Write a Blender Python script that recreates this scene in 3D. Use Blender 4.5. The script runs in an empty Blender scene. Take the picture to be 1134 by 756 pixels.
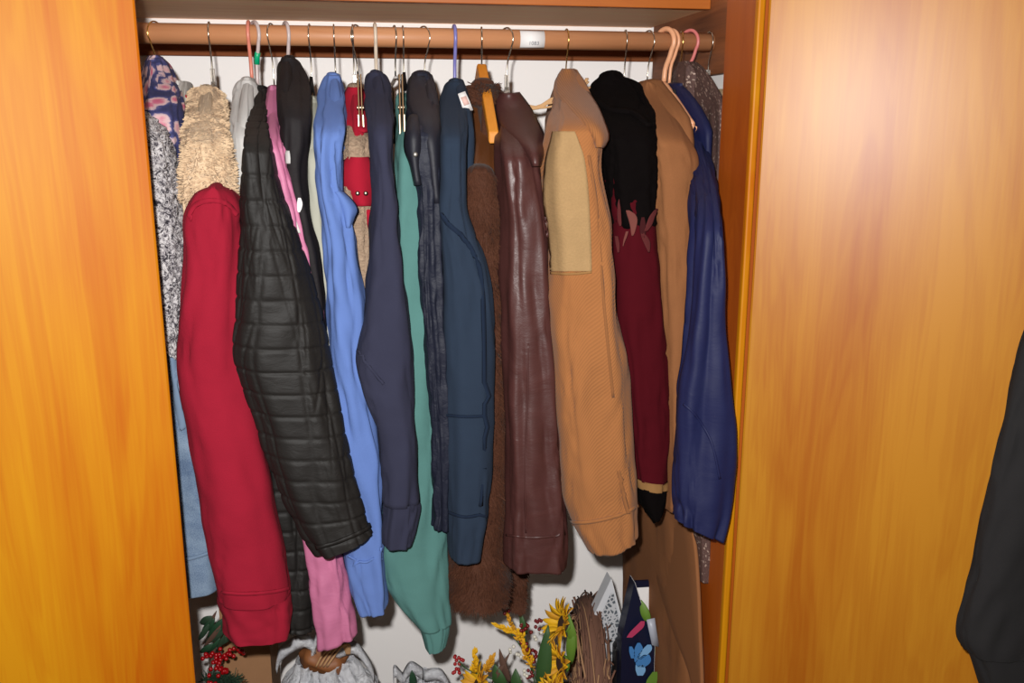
import bpy, math, random
import numpy as np
from mathutils import Vector, Matrix, noise

random.seed(7)
S = bpy.context.scene
COL = S.collection

# ------------------------------------------------------------------ camera, world, flash, exposure
F = 1008.0                                  # focal length in pixels of the 1134 x 756 frame
YAW, PITCH = math.radians(10.0), math.radians(13.2)
CAM = Vector((0.0, 0.0, 1.52))
FWD = Vector((math.sin(YAW)*math.cos(PITCH), math.cos(YAW)*math.cos(PITCH), -math.sin(PITCH)))
RGT = Vector((math.cos(YAW), -math.sin(YAW), 0.0))
UPV = RGT.cross(FWD)
cam = bpy.data.cameras.new('camera'); camo = bpy.data.objects.new('camera', cam); COL.objects.link(camo)
cam.sensor_width = 36.0; cam.lens = F/1134*36.0; cam.clip_start = 0.02
camo.matrix_world = Matrix(((RGT.x, UPV.x, -FWD.x, CAM.x), (RGT.y, UPV.y, -FWD.y, CAM.y), (RGT.z, UPV.z, -FWD.z, CAM.z), (0, 0, 0, 1)))
S.camera = camo
S.view_settings.view_transform = 'Standard'; S.view_settings.look = 'None'
S.view_settings.exposure = 0.0; S.view_settings.gamma = 1.0; S.view_settings.use_curve_mapping = False
W = bpy.data.worlds.new('world'); S.world = W; W.use_nodes = True
W.node_tree.nodes['Background'].inputs[0].default_value = (1.0, 0.86, 0.70, 1)
W.node_tree.nodes['Background'].inputs[1].default_value = 0.19
fl = bpy.data.lights.new('camera_flash', 'AREA'); fl.shape = 'DISK'; fl.size = 0.035; fl.energy = 45.5; fl.color = (1.0, 0.99, 0.97)
flo = bpy.data.objects.new('camera_flash', fl); COL.objects.link(flo)
flo.location = CAM - RGT*0.05 + UPV*0.075 - FWD*0.01
flo.rotation_euler = camo.matrix_world.to_euler()

def P(px, py, Y):                           # measured pixel + real distance -> point in the place
    d = FWD + RGT*((px-567.0)/F) + UPV*((378.0-py)/F)
    return CAM + d*((Y-CAM.y)/d.y)
def proj(p):
    q = p - CAM; z = q.dot(FWD)
    return 567.0 + F*q.dot(RGT)/z, 378.0 - F*q.dot(UPV)/z

def on_plane(px, py, p0, n):
    d = FWD + RGT*((px-567.0)/F) + UPV*((378.0-py)/F); return CAM + d*((p0-CAM).dot(n)/d.dot(n))
def depth_for(px, py, z):
    d = FWD + RGT*((px-567.0)/F) + UPV*((378.0-py)/F); return CAM + d*((z-CAM.z)/d.z)

# ------------------------------------------------------------------ materials
def lin(c):
    c = c/255.0
    return c/12.92 if c <= 0.04045 else ((c+0.055)/1.055)**2.4
def rgb(r, g, b, k=1.68): return (lin(r)/k, lin(g)/k, lin(b)/k, 1)
MATS = {}
class NT:
    def __init__(s, name):
        s.m = bpy.data.materials.new(name); s.m.use_nodes = True
        s.t = s.m.node_tree; s.b = s.t.nodes['Principled BSDF']; s.tc = s.n('ShaderNodeTexCoord')
        MATS[name] = s.m
    def n(s, kind, **kw):
        o = s.t.nodes.new(kind)
        for k, v in kw.items(): setattr(o, k, v)
        return o
    def l(s, a, b): s.t.links.new(a, b)
    def set(s, **kw):
        for k, v in kw.items(): s.b.inputs[k.replace('_', ' ')].default_value = v
    def vec(s, out='UV', scale=(1, 1, 1), rot=(0, 0, 0)):
        mp = s.n('ShaderNodeMapping'); mp.inputs['Scale'].default_value = scale; mp.inputs['Rotation'].default_value = rot
        s.l(s.tc.outputs[out], mp.inputs['Vector']); return mp.outputs[0]
    def noise(s, v, scale, detail=3, rough=.55, dist=0):
        o = s.n('ShaderNodeTexNoise'); s.l(v, o.inputs['Vector'])
        o.inputs['Scale'].default_value = scale; o.inputs['Detail'].default_value = detail
        o.inputs['Roughness'].default_value = rough; o.inputs['Distortion'].default_value = dist
        return o.outputs['Fac']
    def voro(s, v, scale, out='Distance', feature='F1'):
        o = s.n('ShaderNodeTexVoronoi', feature=feature); s.l(v, o.inputs['Vector']); o.inputs['Scale'].default_value = scale
        return o.outputs[out]
    def wave(s, v, scale, dist=0, dscale=1, detail=2, direction='X'):
        o = s.n('ShaderNodeTexWave', bands_direction=direction); s.l(v, o.inputs['Vector']); o.inputs['Scale'].default_value = scale
        o.inputs['Distortion'].default_value = dist; o.inputs['Detail Scale'].default_value = dscale; o.inputs['Detail'].default_value = detail
        return o.outputs['Fac']
    def ramp(s, fac, stops, interp='LINEAR'):
        o = s.n('ShaderNodeValToRGB'); s.l(fac, o.inputs[0]); cr = o.color_ramp; cr.interpolation = interp
        while len(cr.elements) < len(stops): cr.elements.new(0.5)
        for e, (p, c) in zip(cr.elements, stops): e.position = p; e.color = c
        return o.outputs[0]
    def mix(s, fac, a, b, blend='MIX'):
        o = s.n('ShaderNodeMix', data_type='RGBA', blend_type=blend)
        for sock, val in ((o.inputs[0], fac), (o.inputs[6], a), (o.inputs[7], b)):
            if isinstance(val, (int, float, tuple)): sock.default_value = val
            else: s.l(val, sock)
        return o.outputs[2]
    def math(s, op, a, b):
        o = s.n('ShaderNodeMath', operation=op)
        for sock, val in zip(o.inputs, (a, b)):
            if isinstance(val, (int, float)): sock.default_value = val
            else: s.l(val, sock)
        return o.outputs[0]
    def color(s, c): s.l(c, s.b.inputs['Base Color'])
    def bump(s, h, strength=.3, dist=.002):
        o = s.n('ShaderNodeBump'); o.inputs['Strength'].default_value = strength; o.inputs['Distance'].default_value = dist
        s.l(h, o.inputs['Height']); s.l(o.outputs[0], s.b.inputs['Normal'])
def dk(c, k): return (c[0]*k, c[1]*k, c[2]*k, 1)

def fabric(name, c, rough=.92, sheen=.25, fine=900, strength=.35, mottle=.16, spec=.25):
    t = NT(name); c = rgb(*c); u = t.vec('UV')
    m = t.noise(u, 28, 4, .6); f = t.noise(u, fine, 2, .6)
    col = t.mix(m, dk(c, 1-mottle), dk(c, 1+mottle))
    t.color(t.mix(f, dk(c, .8), col)); t.set(Roughness=rough, Sheen_Weight=sheen*.4, Specular_IOR_Level=spec); t.b.inputs['Sheen Tint'].default_value = c
    t.bump(t.math('ADD', f, t.math('MULTIPLY', m, 1.5)), strength, .0015); return t.m
def nylon(name, c, rough=.5, wr=60, strength=.5, spec=.4, dist=.004):
    t = NT(name); c = rgb(*c); u = t.vec('UV')
    w = t.noise(u, wr, 4, .6, .6); f = t.wave(u, 420)
    t.color(t.mix(t.noise(u, 20), dk(c, .85), dk(c, 1.1))); t.set(Roughness=rough, Specular_IOR_Level=spec)
    t.bump(t.math('ADD', w, t.math('MULTIPLY', f, .03)), strength, dist); return t.m
def plain(name, c, rough=.5, metal=0.0, k=1.35, **kw):
    t = NT(name); c = rgb(*c, k=k); t.color(t.mix(t.noise(t.vec('Object'), 40), dk(c, .92), dk(c, 1.06)))
    t.set(Roughness=rough, Metallic=metal, **kw); return t.m
def wood(name, light, dark, scale=1.0, rough=.5, coat=.0, k=1.9, axis='Z', spec=.4, fine=1.0):
    t = NT(name); a, b = rgb(*light, k=k), rgb(*dark, k=k)
    ax = lambda q: {'Z': (1, 1, q), 'X': (q, 1, 1), 'Y': (1, q, 1)}[axis]
    big = t.noise(t.vec('Object', tuple(q*scale for q in ax(.22))), 3.2, 3, .5, 1.2)          # broad bands of the veneer
    fig = t.noise(t.vec('Object', tuple(q*scale for q in ax(.10))), 9.0, 3, .55, 1.8)          # cathedral figure
    ring = t.math('SINE', t.math('MULTIPLY', fig, 46.0), 0.0)
    pore = t.noise(t.vec('Object', ax(.03)), 260*fine, 2, .6); fib = t.noise(t.vec('Object', ax(.05)), 60*fine, 3, .6)
    f = t.math('ADD', t.math('MULTIPLY', big, .60), t.math('MULTIPLY', fig, .25))
    f = t.math('ADD', f, t.math('MULTIPLY', ring, .022)); f = t.math('ADD', f, t.math('MULTIPLY', fib, .10)); f = t.math('ADD', f, t.math('MULTIPLY', pore, .10))
    mid = tuple((p+q)/2 for p, q in zip(a, b))
    t.color(t.ramp(f, [(.36, b), (.50, mid), (.64, a)]))
    t.set(Roughness=rough, Coat_Weight=coat, Coat_Roughness=.3, Specular_IOR_Level=spec)
    t.bump(pore, .04, .0006); return t.m

wood('honey_wood', (255, 172, 18), (228, 110, 0), k=2.35, spec=.16, rough=.5)
wood('honey_wood_pale', (250, 166, 40), (212, 108, 10), k=2.6, spec=.34, rough=.40)
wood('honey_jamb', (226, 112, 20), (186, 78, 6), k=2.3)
wood('shelf_wood', (238, 192, 148), (212, 158, 114), k=.78, axis='X', rough=.6, spec=.2)
wood('shelf_edge_wood', (232, 132, 40), (200, 98, 20), k=1.9, axis='X')
wood('rod_wood', (222, 158, 112), (200, 132, 86), k=1.45, axis='X', fine=.6)
wood('back_cleat_shaded_wood', (160, 92, 54), (120, 66, 38), k=1.75, axis='X', rough=.7, spec=.1)  # wood colour darkened to stand in for the rod's shadow on this cleat
wood('cleat_wood', (200, 124, 76), (112, 62, 36), k=1.6, axis='Y', rough=.6, spec=.2)
wood('hanger_wood', (250, 160, 50), (225, 130, 30), k=1.7, axis='Y')
def wallmat(name, c):
    t = NT(name); c = rgb(*c, k=1.0); n = t.noise(t.vec('Object'), 90, 4)
    t.color(t.mix(t.noise(t.vec('Object'), 3), dk(c, .96), c)); t.set(Roughness=.85); t.bump(n, .08, .002); return t.m
wallmat('white_paint', (246, 241, 238))
t = NT('carpet'); c0 = rgb(120, 100, 80); t.color(t.mix(t.noise(t.vec('Object'), 300), dk(c0, .6), c0)); t.set(Roughness=1.0); t.bump(t.noise(t.vec('Object'), 400), .6, .004)

fabric('crimson_knit', (178, 23, 52), fine=700)
fabric('grey_knit', (236, 232, 228)); fabric('sage_knit', (212, 210, 192)); fabric('white_cotton', (246, 242, 236), mottle=.06)
fabric('periwinkle_knit', (116, 147, 220), mottle=.1); fabric('navy_knit', (56, 57, 80)); fabric('teal_knit', (100, 152, 146))
fabric('slate_knit', (44, 59, 80)); fabric('scarlet_cloth', (196, 22, 52)); fabric('black_knit', (38, 36, 37), sheen=.15)
fabric('black_pile', (16, 11, 11), sheen=.1, spec=.05, strength=.7); fabric('burgundy_velvet', (88, 10, 23), sheen=.4, strength=.3, spec=.1)
fabric('camel_wool', (164, 106, 64), fine=500); fabric('cream_cloth', (222, 190, 150)); fabric('mauve_embroidery', (104, 40, 40)); fabric('rose_embroidery', (132, 72, 64)); fabric('dark_red_embroidery', (70, 14, 18))
fabric('charcoal_cloth', (48, 44, 48)); fabric('tan_trim', (176, 128, 76)); fabric('piping_navy', (24, 40, 64)); fabric('tan_suede', (194, 156, 108), fine=260, strength=.5, mottle=.2)
nylon('black_nylon', (36, 33, 31), .62, 70, .3, .25); nylon('black_satin', (36, 31, 33), .7, 40, .4, .2); nylon('pink_nylon', (222, 128, 168), .55, 45, .35)
nylon('navy_nylon', (29, 34, 78), .6, 22, .3, .25); nylon('puffer_nylon', (34, 37, 54), .55, 55, .6, .25); nylon('puffer_shell', (34, 34, 46), .6, 30, .3)
nylon('brown_satin', (112, 66, 36), .36, 14, .3, .4)
t = NT('maroon_leather'); c0 = rgb(88, 50, 47); u = t.vec('UV'); v = t.voro(u, 420); n = t.noise(u, 22, 3, .5, .6)
t.color(t.mix(n, dk(c0, .72), dk(c0, 1.2))); t.set(Roughness=.44, Specular_IOR_Level=.42)
t.bump(t.math('ADD', t.math('MULTIPLY', v, .05), n), .4, .005)
t = NT('tan_corduroy'); c0 = rgb(180, 114, 60); u = t.vec('UV'); w = t.wave(t.vec('UV', rot=(0, 0, .55)), 84, .1, 2)
n = t.noise(u, 16, 4); t.color(t.mix(w, dk(c0, .91), t.mix(n, dk(c0, .86), dk(c0, 1.16)))); t.set(Roughness=.95, Sheen_Weight=.06); t.bump(w, .3, .0015)
t = NT('tan_corduroy_straight'); w = t.wave(t.vec('UV', rot=(0, 0, -.05)), 84, .1, 2); n = t.noise(t.vec('UV'), 16, 4)
t.color(t.mix(w, dk(c0, .74), t.mix(n, dk(c0, .86), dk(c0, 1.16)))); t.set(Roughness=.95, Sheen_Weight=.06); t.bump(w, .3, .0015)
t = NT('blue_denim'); u = t.vec('UV'); a, b = rgb(158, 180, 204), rgb(86, 110, 146)
f = t.math('ADD', t.math('MULTIPLY', t.noise(u, 14, 5, .6), .6), t.math('MULTIPLY', t.noise(u, 700, 2), .4)); t.color(t.ramp(f, [(.38, b), (.62, a)])); t.set(Roughness=.95); t.bump(t.wave(t.vec('UV', rot=(0, 0, .8)), 200), .4, .001)
t = NT('floral_print'); u = t.vec('UV'); d = t.noise(u, 24, 2); mp = t.mix(.10, u, t.n('ShaderNodeTexNoise').outputs['Color'])
v1 = t.voro(u, 34); v2 = t.noise(u, 90, 4, .65, 1.0)
c1 = t.ramp(t.math('ADD', v1, t.math('MULTIPLY', v2, .42)), [(.0, rgb(205, 70, 110)), (.40, rgb(226, 120, 150)), (.58, rgb(240, 200, 200)), (.66, rgb(206, 180, 190)), (.70, rgb(84, 84, 140)), (.82, rgb(50, 54, 108)), (.95, rgb(44, 48, 96))])
t.color(c1); t.set(Roughness=.8); t.bump(t.noise(u, 500), .2, .001)
t = NT('boucle_yarn'); u = t.vec('UV'); v = t.voro(u, 150); n = t.noise(u, 105, 3, .7, 1.8)
t.color(t.ramp(n, [(.38, rgb(46, 42, 52)), (.46, rgb(150, 142, 148)), (.53, rgb(236, 230, 230))])); t.set(Roughness=1.0); t.bump(n, 1.0, .006)
t = NT('tan_sherpa'); u = t.vec('UV'); n = t.noise(u, 75, 4, .65, 1.0); n2 = t.noise(u, 22, 3)
t.color(t.mix(n2, t.mix(n, rgb(190, 146, 100, k=1.3), rgb(240, 206, 160, k=1.3)), t.mix(n, rgb(212, 178, 140, k=1.3), rgb(250, 232, 208, k=1.3)))); t.set(Roughness=1.0, Sheen_Weight=.06); t.bump(n, 1.0, .008)
t = NT('oatmeal_sherpa'); u = t.vec('UV'); n = t.noise(u, 160, 4, .65, 1.0); t.color(t.mix(n, rgb(150, 116, 92), rgb(226, 196, 166))); t.set(Roughness=1.0); t.bump(n, .9, .006)
t = NT('brown_fur'); o = t.n('ShaderNodeObjectInfo'); n = t.noise(t.vec('Object'), 22, 4, .6); n2 = t.noise(t.vec('Object'), 300, 2)
t.color(t.mix(n, t.mix(n2, rgb(32, 14, 8), rgb(80, 42, 26)), t.mix(n2, rgb(70, 36, 22), rgb(130, 82, 58)))); t.set(Roughness=.75, Specular_IOR_Level=.12, Sheen_Weight=.06)
t = NT('glitter_knit'); u = t.vec('UV'); v = t.voro(u, 260, 'Color'); sp = t.n('ShaderNodeSeparateColor'); t.l(v, sp.inputs[0])
g = t.ramp(sp.outputs[0], [(.90, (0, 0, 0, 1)), (.93, (1, 1, 1, 1))]); t.color(t.mix(g, t.mix(t.noise(u, 200), rgb(66, 42, 40), rgb(120, 84, 74)), rgb(230, 205, 190))); t.set(Roughness=.7); t.l(g, t.b.inputs['Metallic']); t.bump(t.noise(u, 300), .8, .003)
plain('chrome_wire', (196, 186, 170), .22, 1.0, k=1); plain('gold_wire', (214, 170, 96), .25, 1.0, k=1); plain('clip_brass', (112, 86, 60), .55, .8, k=1.4)
plain('peach_plastic', (244, 176, 132), .4); plain('salmon_plastic', (232, 138, 116), .4); plain('pink_plastic', (226, 126, 122), .4); plain('ivory_plastic', (226, 206, 184), .4)
plain('lavender_plastic', (132, 128, 196), .35); plain('black_plastic', (24, 22, 24), .4); plain('frosted_plastic', (210, 190, 186), .35)
plain('green_plastic', (0, 176, 120), .4); plain('yellow_plastic', (246, 206, 20), .4); plain('red_plastic', (168, 14, 30), .35); plain('white_paper', (250, 246, 244), .7); plain('ink', (120, 120, 130), .8); plain('pink_print', (232, 190, 180), .8)
plain('steel', (150, 146, 140), .5, .9, k=1.2); plain('pewter', (130, 120, 104), .35, 1.0, k=1)
t = NT('clear_plastic'); t.b.inputs['Base Color'].default_value = (.92, .86, .78, 1); t.set(Roughness=.12, Transmission_Weight=.85, IOR=1.45)
plain('cardboard', (176, 128, 88), .9); plain('berry_red', (170, 8, 18), .25); plain('berry_dark', (120, 12, 20), .35); plain('pine_green', (38, 66, 44), .7); plain('leaf_green', (52, 88, 40), .6); plain('leaf_lime', (104, 140, 44), .6)
plain('petal_yellow', (250, 190, 10), .7); plain('petal_gold', (226, 160, 30), .7); plain('seed_brown', (60, 34, 20), .9); plain('twig_brown', (118, 80, 62), .9); plain('twig_pale', (170, 128, 92), .9); plain('dry_leaf', (96, 66, 52), .8); plain('bud_white', (236, 230, 214), .6)
plain('navy_paper', (16, 22, 48), .35); plain('petal_blue', (70, 132, 196), .5); plain('petal_pale_blue', (130, 180, 226), .5); plain('stroke_pink', (190, 60, 100), .5); plain('black_paper', (26, 22, 24), .4); plain('grey_print', (112, 120, 128), .7); plain('grey_white_paper', (212, 212, 216), .6); plain('raffia', (214, 166, 116), .9); plain('tissue', (196, 200, 214), .4, Alpha=.8); plain('ribbon_brown', (150, 92, 50), .6); plain('green_dark', (30, 70, 44), .6)
t = NT('bag_plastic'); n = t.noise(t.vec('Object'), 38, 4, .6, .8); t.color(t.mix(n, rgb(214, 214, 222, k=1.05), rgb(248, 248, 250, k=1.05))); t.set(Roughness=.3, Transmission_Weight=.25, Specular_IOR_Level=.6); t.bump(t.noise(t.vec('Object'), 60, 5, .7, 1.5), .9, .01)
M = lambda n: MATS[n]

# ------------------------------------------------------------------ object helpers
def link(name, me, mat, parent=None, smooth=True):
    if mat is not None: me.materials.append(M(mat) if isinstance(mat, str) else mat)
    if smooth and len(me.polygons): me.polygons.foreach_set('use_smooth', [True]*len(me.polygons))
    o = bpy.data.objects.new(name, me); COL.objects.link(o)
    if parent is not None: o.parent = parent; o.matrix_parent_inverse = parent.matrix_world.inverted() if False else Matrix.Identity(4)
    return o
def tag(o, label=None, cat=None, group=None, kind=None):
    if label: o['label'] = label
    if cat: o['category'] = cat
    if group: o['group'] = group
    if kind: o['kind'] = kind
    return o
def thing(name, label, cat, loc=(0, 0, 0), group=None):
    o = bpy.data.objects.new(name, None); COL.objects.link(o); o.location = loc; o.empty_display_size = .05
    return tag(o, label, cat, group)
def meshobj(name, V, Fc, mat, parent=None, smooth=True, uv=None):
    me = bpy.data.meshes.new(name)
    off = Vector(parent_loc(parent)) if parent is not None else Vector((0, 0, 0))
    me.from_pydata([tuple(Vector(v)-off) for v in V], [], Fc); me.update()
    if uv is not None:
        lay = me.uv_layers.new(name='UVMap'); lv = np.empty(len(me.loops), dtype=np.int32); me.loops.foreach_get('vertex_index', lv)
        lay.data.foreach_set('uv', np.asarray(uv, dtype=np.float32)[lv].ravel())
    return link(name, me, mat, parent, smooth)
def parent_loc(p):
    l = Vector((0, 0, 0))
    while p is not None: l += p.location; p = p.parent
    return l
class MB:                                   # collects simple shapes into one mesh
    def __init__(s): s.v = []; s.f = []
    def add(s, V, Fc): n = len(s.v); s.v += [Vector(v) for v in V]; s.f += [tuple(i+n for i in f) for f in Fc]; return s
    def box(s, lo, hi, rot=None, org=None):
        x0, y0, z0 = lo; x1, y1, z1 = hi
        V = [Vector(v) for v in ((x0,y0,z0),(x1,y0,z0),(x1,y1,z0),(x0,y1,z0),(x0,y0,z1),(x1,y0,z1),(x1,y1,z1),(x0,y1,z1))]
        if rot is not None: V = [Vector(org) + rot @ (v-Vector(org)) for v in V]
        return s.add(V, [(0,3,2,1),(4,5,6,7),(0,1,5,4),(1,2,6,5),(2,3,7,6),(3,0,4,7)])
    def tube(s, pts, r, sides=8, cap=True):
        pts = [Vector(p) for p in pts]; n = len(pts); rr = r if isinstance(r, (list, tuple)) else [r]*n
        T = [((pts[min(i+1, n-1)]-pts[max(i-1, 0)]).normalized()) for i in range(n)]
        N = T[0].orthogonal().normalized(); V = []
        for i in range(n):
            N = (N - T[i]*N.dot(T[i])).normalized(); B = T[i].cross(N)
            for k in range(sides):
                a = 2*math.pi*k/sides; V.append(pts[i] + (N*math.cos(a)+B*math.sin(a))*rr[i])
        Fc = [(i*sides+k, i*sides+(k+1) % sides, (i+1)*sides+(k+1) % sides, (i+1)*sides+k) for i in range(n-1) for k in range(sides)]
        if cap: Fc += [tuple(range(sides))[::-1], tuple(range((n-1)*sides, n*sides))]
        return s.add(V, Fc)
    def ball(s, c, r, seg=10, rings=6, sc=(1, 1, 1)):
        c = Vector(c); V = [c+Vector((0, 0, r*sc[2]))]; Fc = []
        for i in range(1, rings):
            a = math.pi*i/rings
            for k in range(seg):
                b = 2*math.pi*k/seg; V.append(c+Vector((r*sc[0]*math.sin(a)*math.cos(b), r*sc[1]*math.sin(a)*math.sin(b), r*sc[2]*math.cos(a))))
        V.append(c-Vector((0, 0, r*sc[2])))
        for k in range(seg): Fc.append((0, 1+k, 1+(k+1) % seg)); Fc.append((len(V)-1, len(V)-1-seg+(k+1) % seg, len(V)-1-seg+k))
        for i in range(rings-2):
            for k in range(seg): a = 1+i*seg+k; b = 1+i*seg+(k+1) % seg; Fc.append((a, a+seg, b+seg, b))
        return s.add(V, Fc)
    def sheet(s, G, th, nrm=None):          # grid of points -> closed sheet of given thickness
        R, C = len(G), len(G[0]); V = []; 
        for sgn in (1, -1):
            for i in range(R):
                for j in range(C):
                    du = Vector(G[i][min(j+1, C-1)])-Vector(G[i][max(j-1, 0)]); dv = Vector(G[min(i+1, R-1)][j])-Vector(G[max(i-1, 0)][j])
                    n = du.cross(dv); n = n.normalized() if n.length > 1e-12 else Vector((0, -1, 0))
                    V.append(Vector(G[i][j]) + n*(th*.5*sgn))
        o = R*C; Fc = []
        for i in range(R-1):
            for j in range(C-1):
                a, b, c, d = i*C+j, i*C+j+1, (i+1)*C+j+1, (i+1)*C+j
                Fc += [(a, b, c, d), (o+d, o+c, o+b, o+a)]
        ring = [j for j in range(C)] + [i*C+C-1 for i in range(1, R)] + [(R-1)*C+j for j in range(C-2, -1, -1)] + [i*C for i in range(R-2, 0, -1)]
        for q in range(len(ring)): a, b = ring[q], ring[(q+1) % len(ring)]; Fc.append((b, a, o+a, o+b))
        return s.add(V, Fc)
    def build(s, name, mat, parent=None, smooth=True, bevel=0):
        o = meshobj(name, s.v, s.f, mat, parent, smooth)
        if bevel:
            b = o.modifiers.new('bevel', 'BEVEL'); b.width = bevel; b.segments = 2; b.limit_method = 'ANGLE'
        return o
def spline(pts, n):                         # Catmull-Rom through points (any dimension)
    A = np.array(pts, dtype=float); k = len(A)
    if k == 2: return [A[0]+(A[1]-A[0])*i/(n-1) for i in range(n)]
    out = []
    for i in range(n):
        t = (k-1)*i/(n-1); j = min(int(t), k-2); u = t-j
        p0, p1, p2, p3 = A[max(j-1, 0)], A[j], A[j+1], A[min(j+2, k-1)]
        out.append(.5*((2*p1)+(p2-p0)*u+(2*p0-5*p1+4*p2-p3)*u*u+(3*p1-p0-3*p2+p3)*u**3))
    return out
def sm(a, b, x):
    t = min(1, max(0, (x-a)/(b-a))); return t*t*(3-2*t)

# ------------------------------------------------------------------ the setting
YB = 2.22; ROD_Y = 1.83
ROD_Z = P(567, 43.5, ROD_Y).z; ROD_R = .0185
SHELF_Z = P(600, 28.5, YB).z
XJ = P(832, 100, 1.45).x                   # inner face of the right jamb
XS = P(728, 80, YB).x                      # right side wall of the closet
XL = -.62
def struct(name, lo, hi, mat, bevel=0):
    o = MB().box(lo, hi).build(name, mat, None, False, bevel); return tag(o, kind='structure')
struct('wall_back', (XL-.1, YB, 0), (XS+.1, YB+.1, 2.45), 'white_paint')
struct('wall_right', (XS, 1.57, 0), (XS+.1, YB, 2.45), 'white_paint')
struct('wall_left', (XL-.1, 1.52, 0), (XL, YB, 2.45), 'white_paint')
struct('ceiling', (XL-.1, 1.45, 2.45), (XS+.1, YB+.1, 2.5), 'white_paint')
struct('floor', (-3, -2, -.05), (3, YB+.1, 0), 'carpet')
struct('wall_front_right', (XS+.1, 1.53, 0), (2.6, 1.63, 2.5), 'white_paint')
struct('wall_front_left', (-2.6, 1.53, 0), (XL-.1, 1.63, 2.5), 'white_paint')
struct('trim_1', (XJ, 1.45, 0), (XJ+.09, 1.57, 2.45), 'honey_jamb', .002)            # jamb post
XC = P(841.5, 100, 1.44).x
struct('trim_2', (XJ-.002, 1.436, 0), (XC, 1.45, 2.45), 'honey_wood', .003)       # casing bead on the post
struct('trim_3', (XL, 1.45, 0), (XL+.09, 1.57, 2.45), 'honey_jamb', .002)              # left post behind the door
ZC0 = P(600, 66.5, YB-.02).z
struct('trim_4', (XL, YB-.02, ZC0), (XS, YB, ZC0+.05), 'back_cleat_shaded_wood', .001)               # cleat along the back wall, rod shadow put into its colour
ZSC = P(728, 93, YB).z
struct('trim_5', (XS-.02, 1.575, ZSC), (XS, YB-.02, SHELF_Z+.12), 'cleat_wood', .001)      # cleat board on the side wall
XSH = XS-.0205
sh = thing('closet_shelf', 'brown wooden closet shelf with a honey front edge above the rod', 'shelf', (0, YB, SHELF_Z))
YSF = depth_for(700, 7.0, SHELF_Z).y
MB().box((XL, YSF+.018, SHELF_Z), (XSH, YB, SHELF_Z+.018)).build('board', 'shelf_wood', sh, False)
MB().box((XL, YSF, SHELF_Z-.002), (XSH, YSF+.018, SHELF_Z+.04)).build('front_edge', 'shelf_edge_wood', sh, False, .0015)
rod = thing('closet_rod', 'round wooden closet rod carrying all the hangers', 'rod', (0, ROD_Y, ROD_Z))
MB().tube([(XL, ROD_Y, ROD_Z), (XS-.02, ROD_Y, ROD_Z)], ROD_R, 40).build('pole', 'rod_wood', rod)
x0, x1 = P(576.5, 45, ROD_Y-ROD_R).x, P(603.5, 45, ROD_Y-ROD_R).x
G = []
for i in range(9):
    a = math.radians(-62 + 118*i/8)
    G.append([Vector((x, ROD_Y-math.cos(a)*(ROD_R+.0006), ROD_Z+math.sin(a)*(ROD_R+.0006))) for x in (x0, x1)])
stk = MB().sheet(G, .0006).build('sticker', 'white_paper', rod)
tc = bpy.data.curves.new('print', 'FONT'); tc.body = '1083'; tc.size = .0105; tc.align_x = 'CENTER'
tmp = bpy.data.objects.new('print_text', tc); COL.objects.link(tmp); bpy.context.view_layer.update()
tme = bpy.data.meshes.new_from_object(tmp); bpy.data.objects.remove(tmp); tme.name = 'print'; tme.materials.clear()
to = link('print', tme, 'ink', stk, False)
to.location = ((x0+x1)/2+.002, -ROD_R*.93-.0012, -.0115); to.rotation_euler = (math.radians(118), 0, 0)

def door(name, hinge, ang, w, th, mat, side):
    # slab hinged at 'hinge' (x,y), running along direction ang; front face towards the room
    d = Vector((math.cos(ang), math.sin(ang), 0)); n = Vector((-d.y, d.x, 0))
    if n.y > 0: n = -n
    h = Vector((hinge[0], hinge[1], 0)); V = []
    for z in (.015, 2.40):
        for q in (h, h+d*w, h+d*w-n*th, h-n*th): V.append(q+Vector((0, 0, z)))
    o = MB().add(V, [(0,1,2,3),(4,7,6,5),(0,4,5,1),(1,5,6,2),(2,6,7,3),(3,7,4,0)]).build(name, mat, None, False, .004)
    return tag(o, kind='structure')
e = P(183.5, 378, 1.40); DL = door('door_1', (e.x, 1.40), math.radians(180+19), .62, .02, 'honey_wood', -1)
e = P(828.5, 378, 1.425); HR = (e.x, 1.425); AR = math.radians(-31); DR = door('door_2', HR, AR, .62, .02, 'honey_wood_pale', 1)

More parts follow.
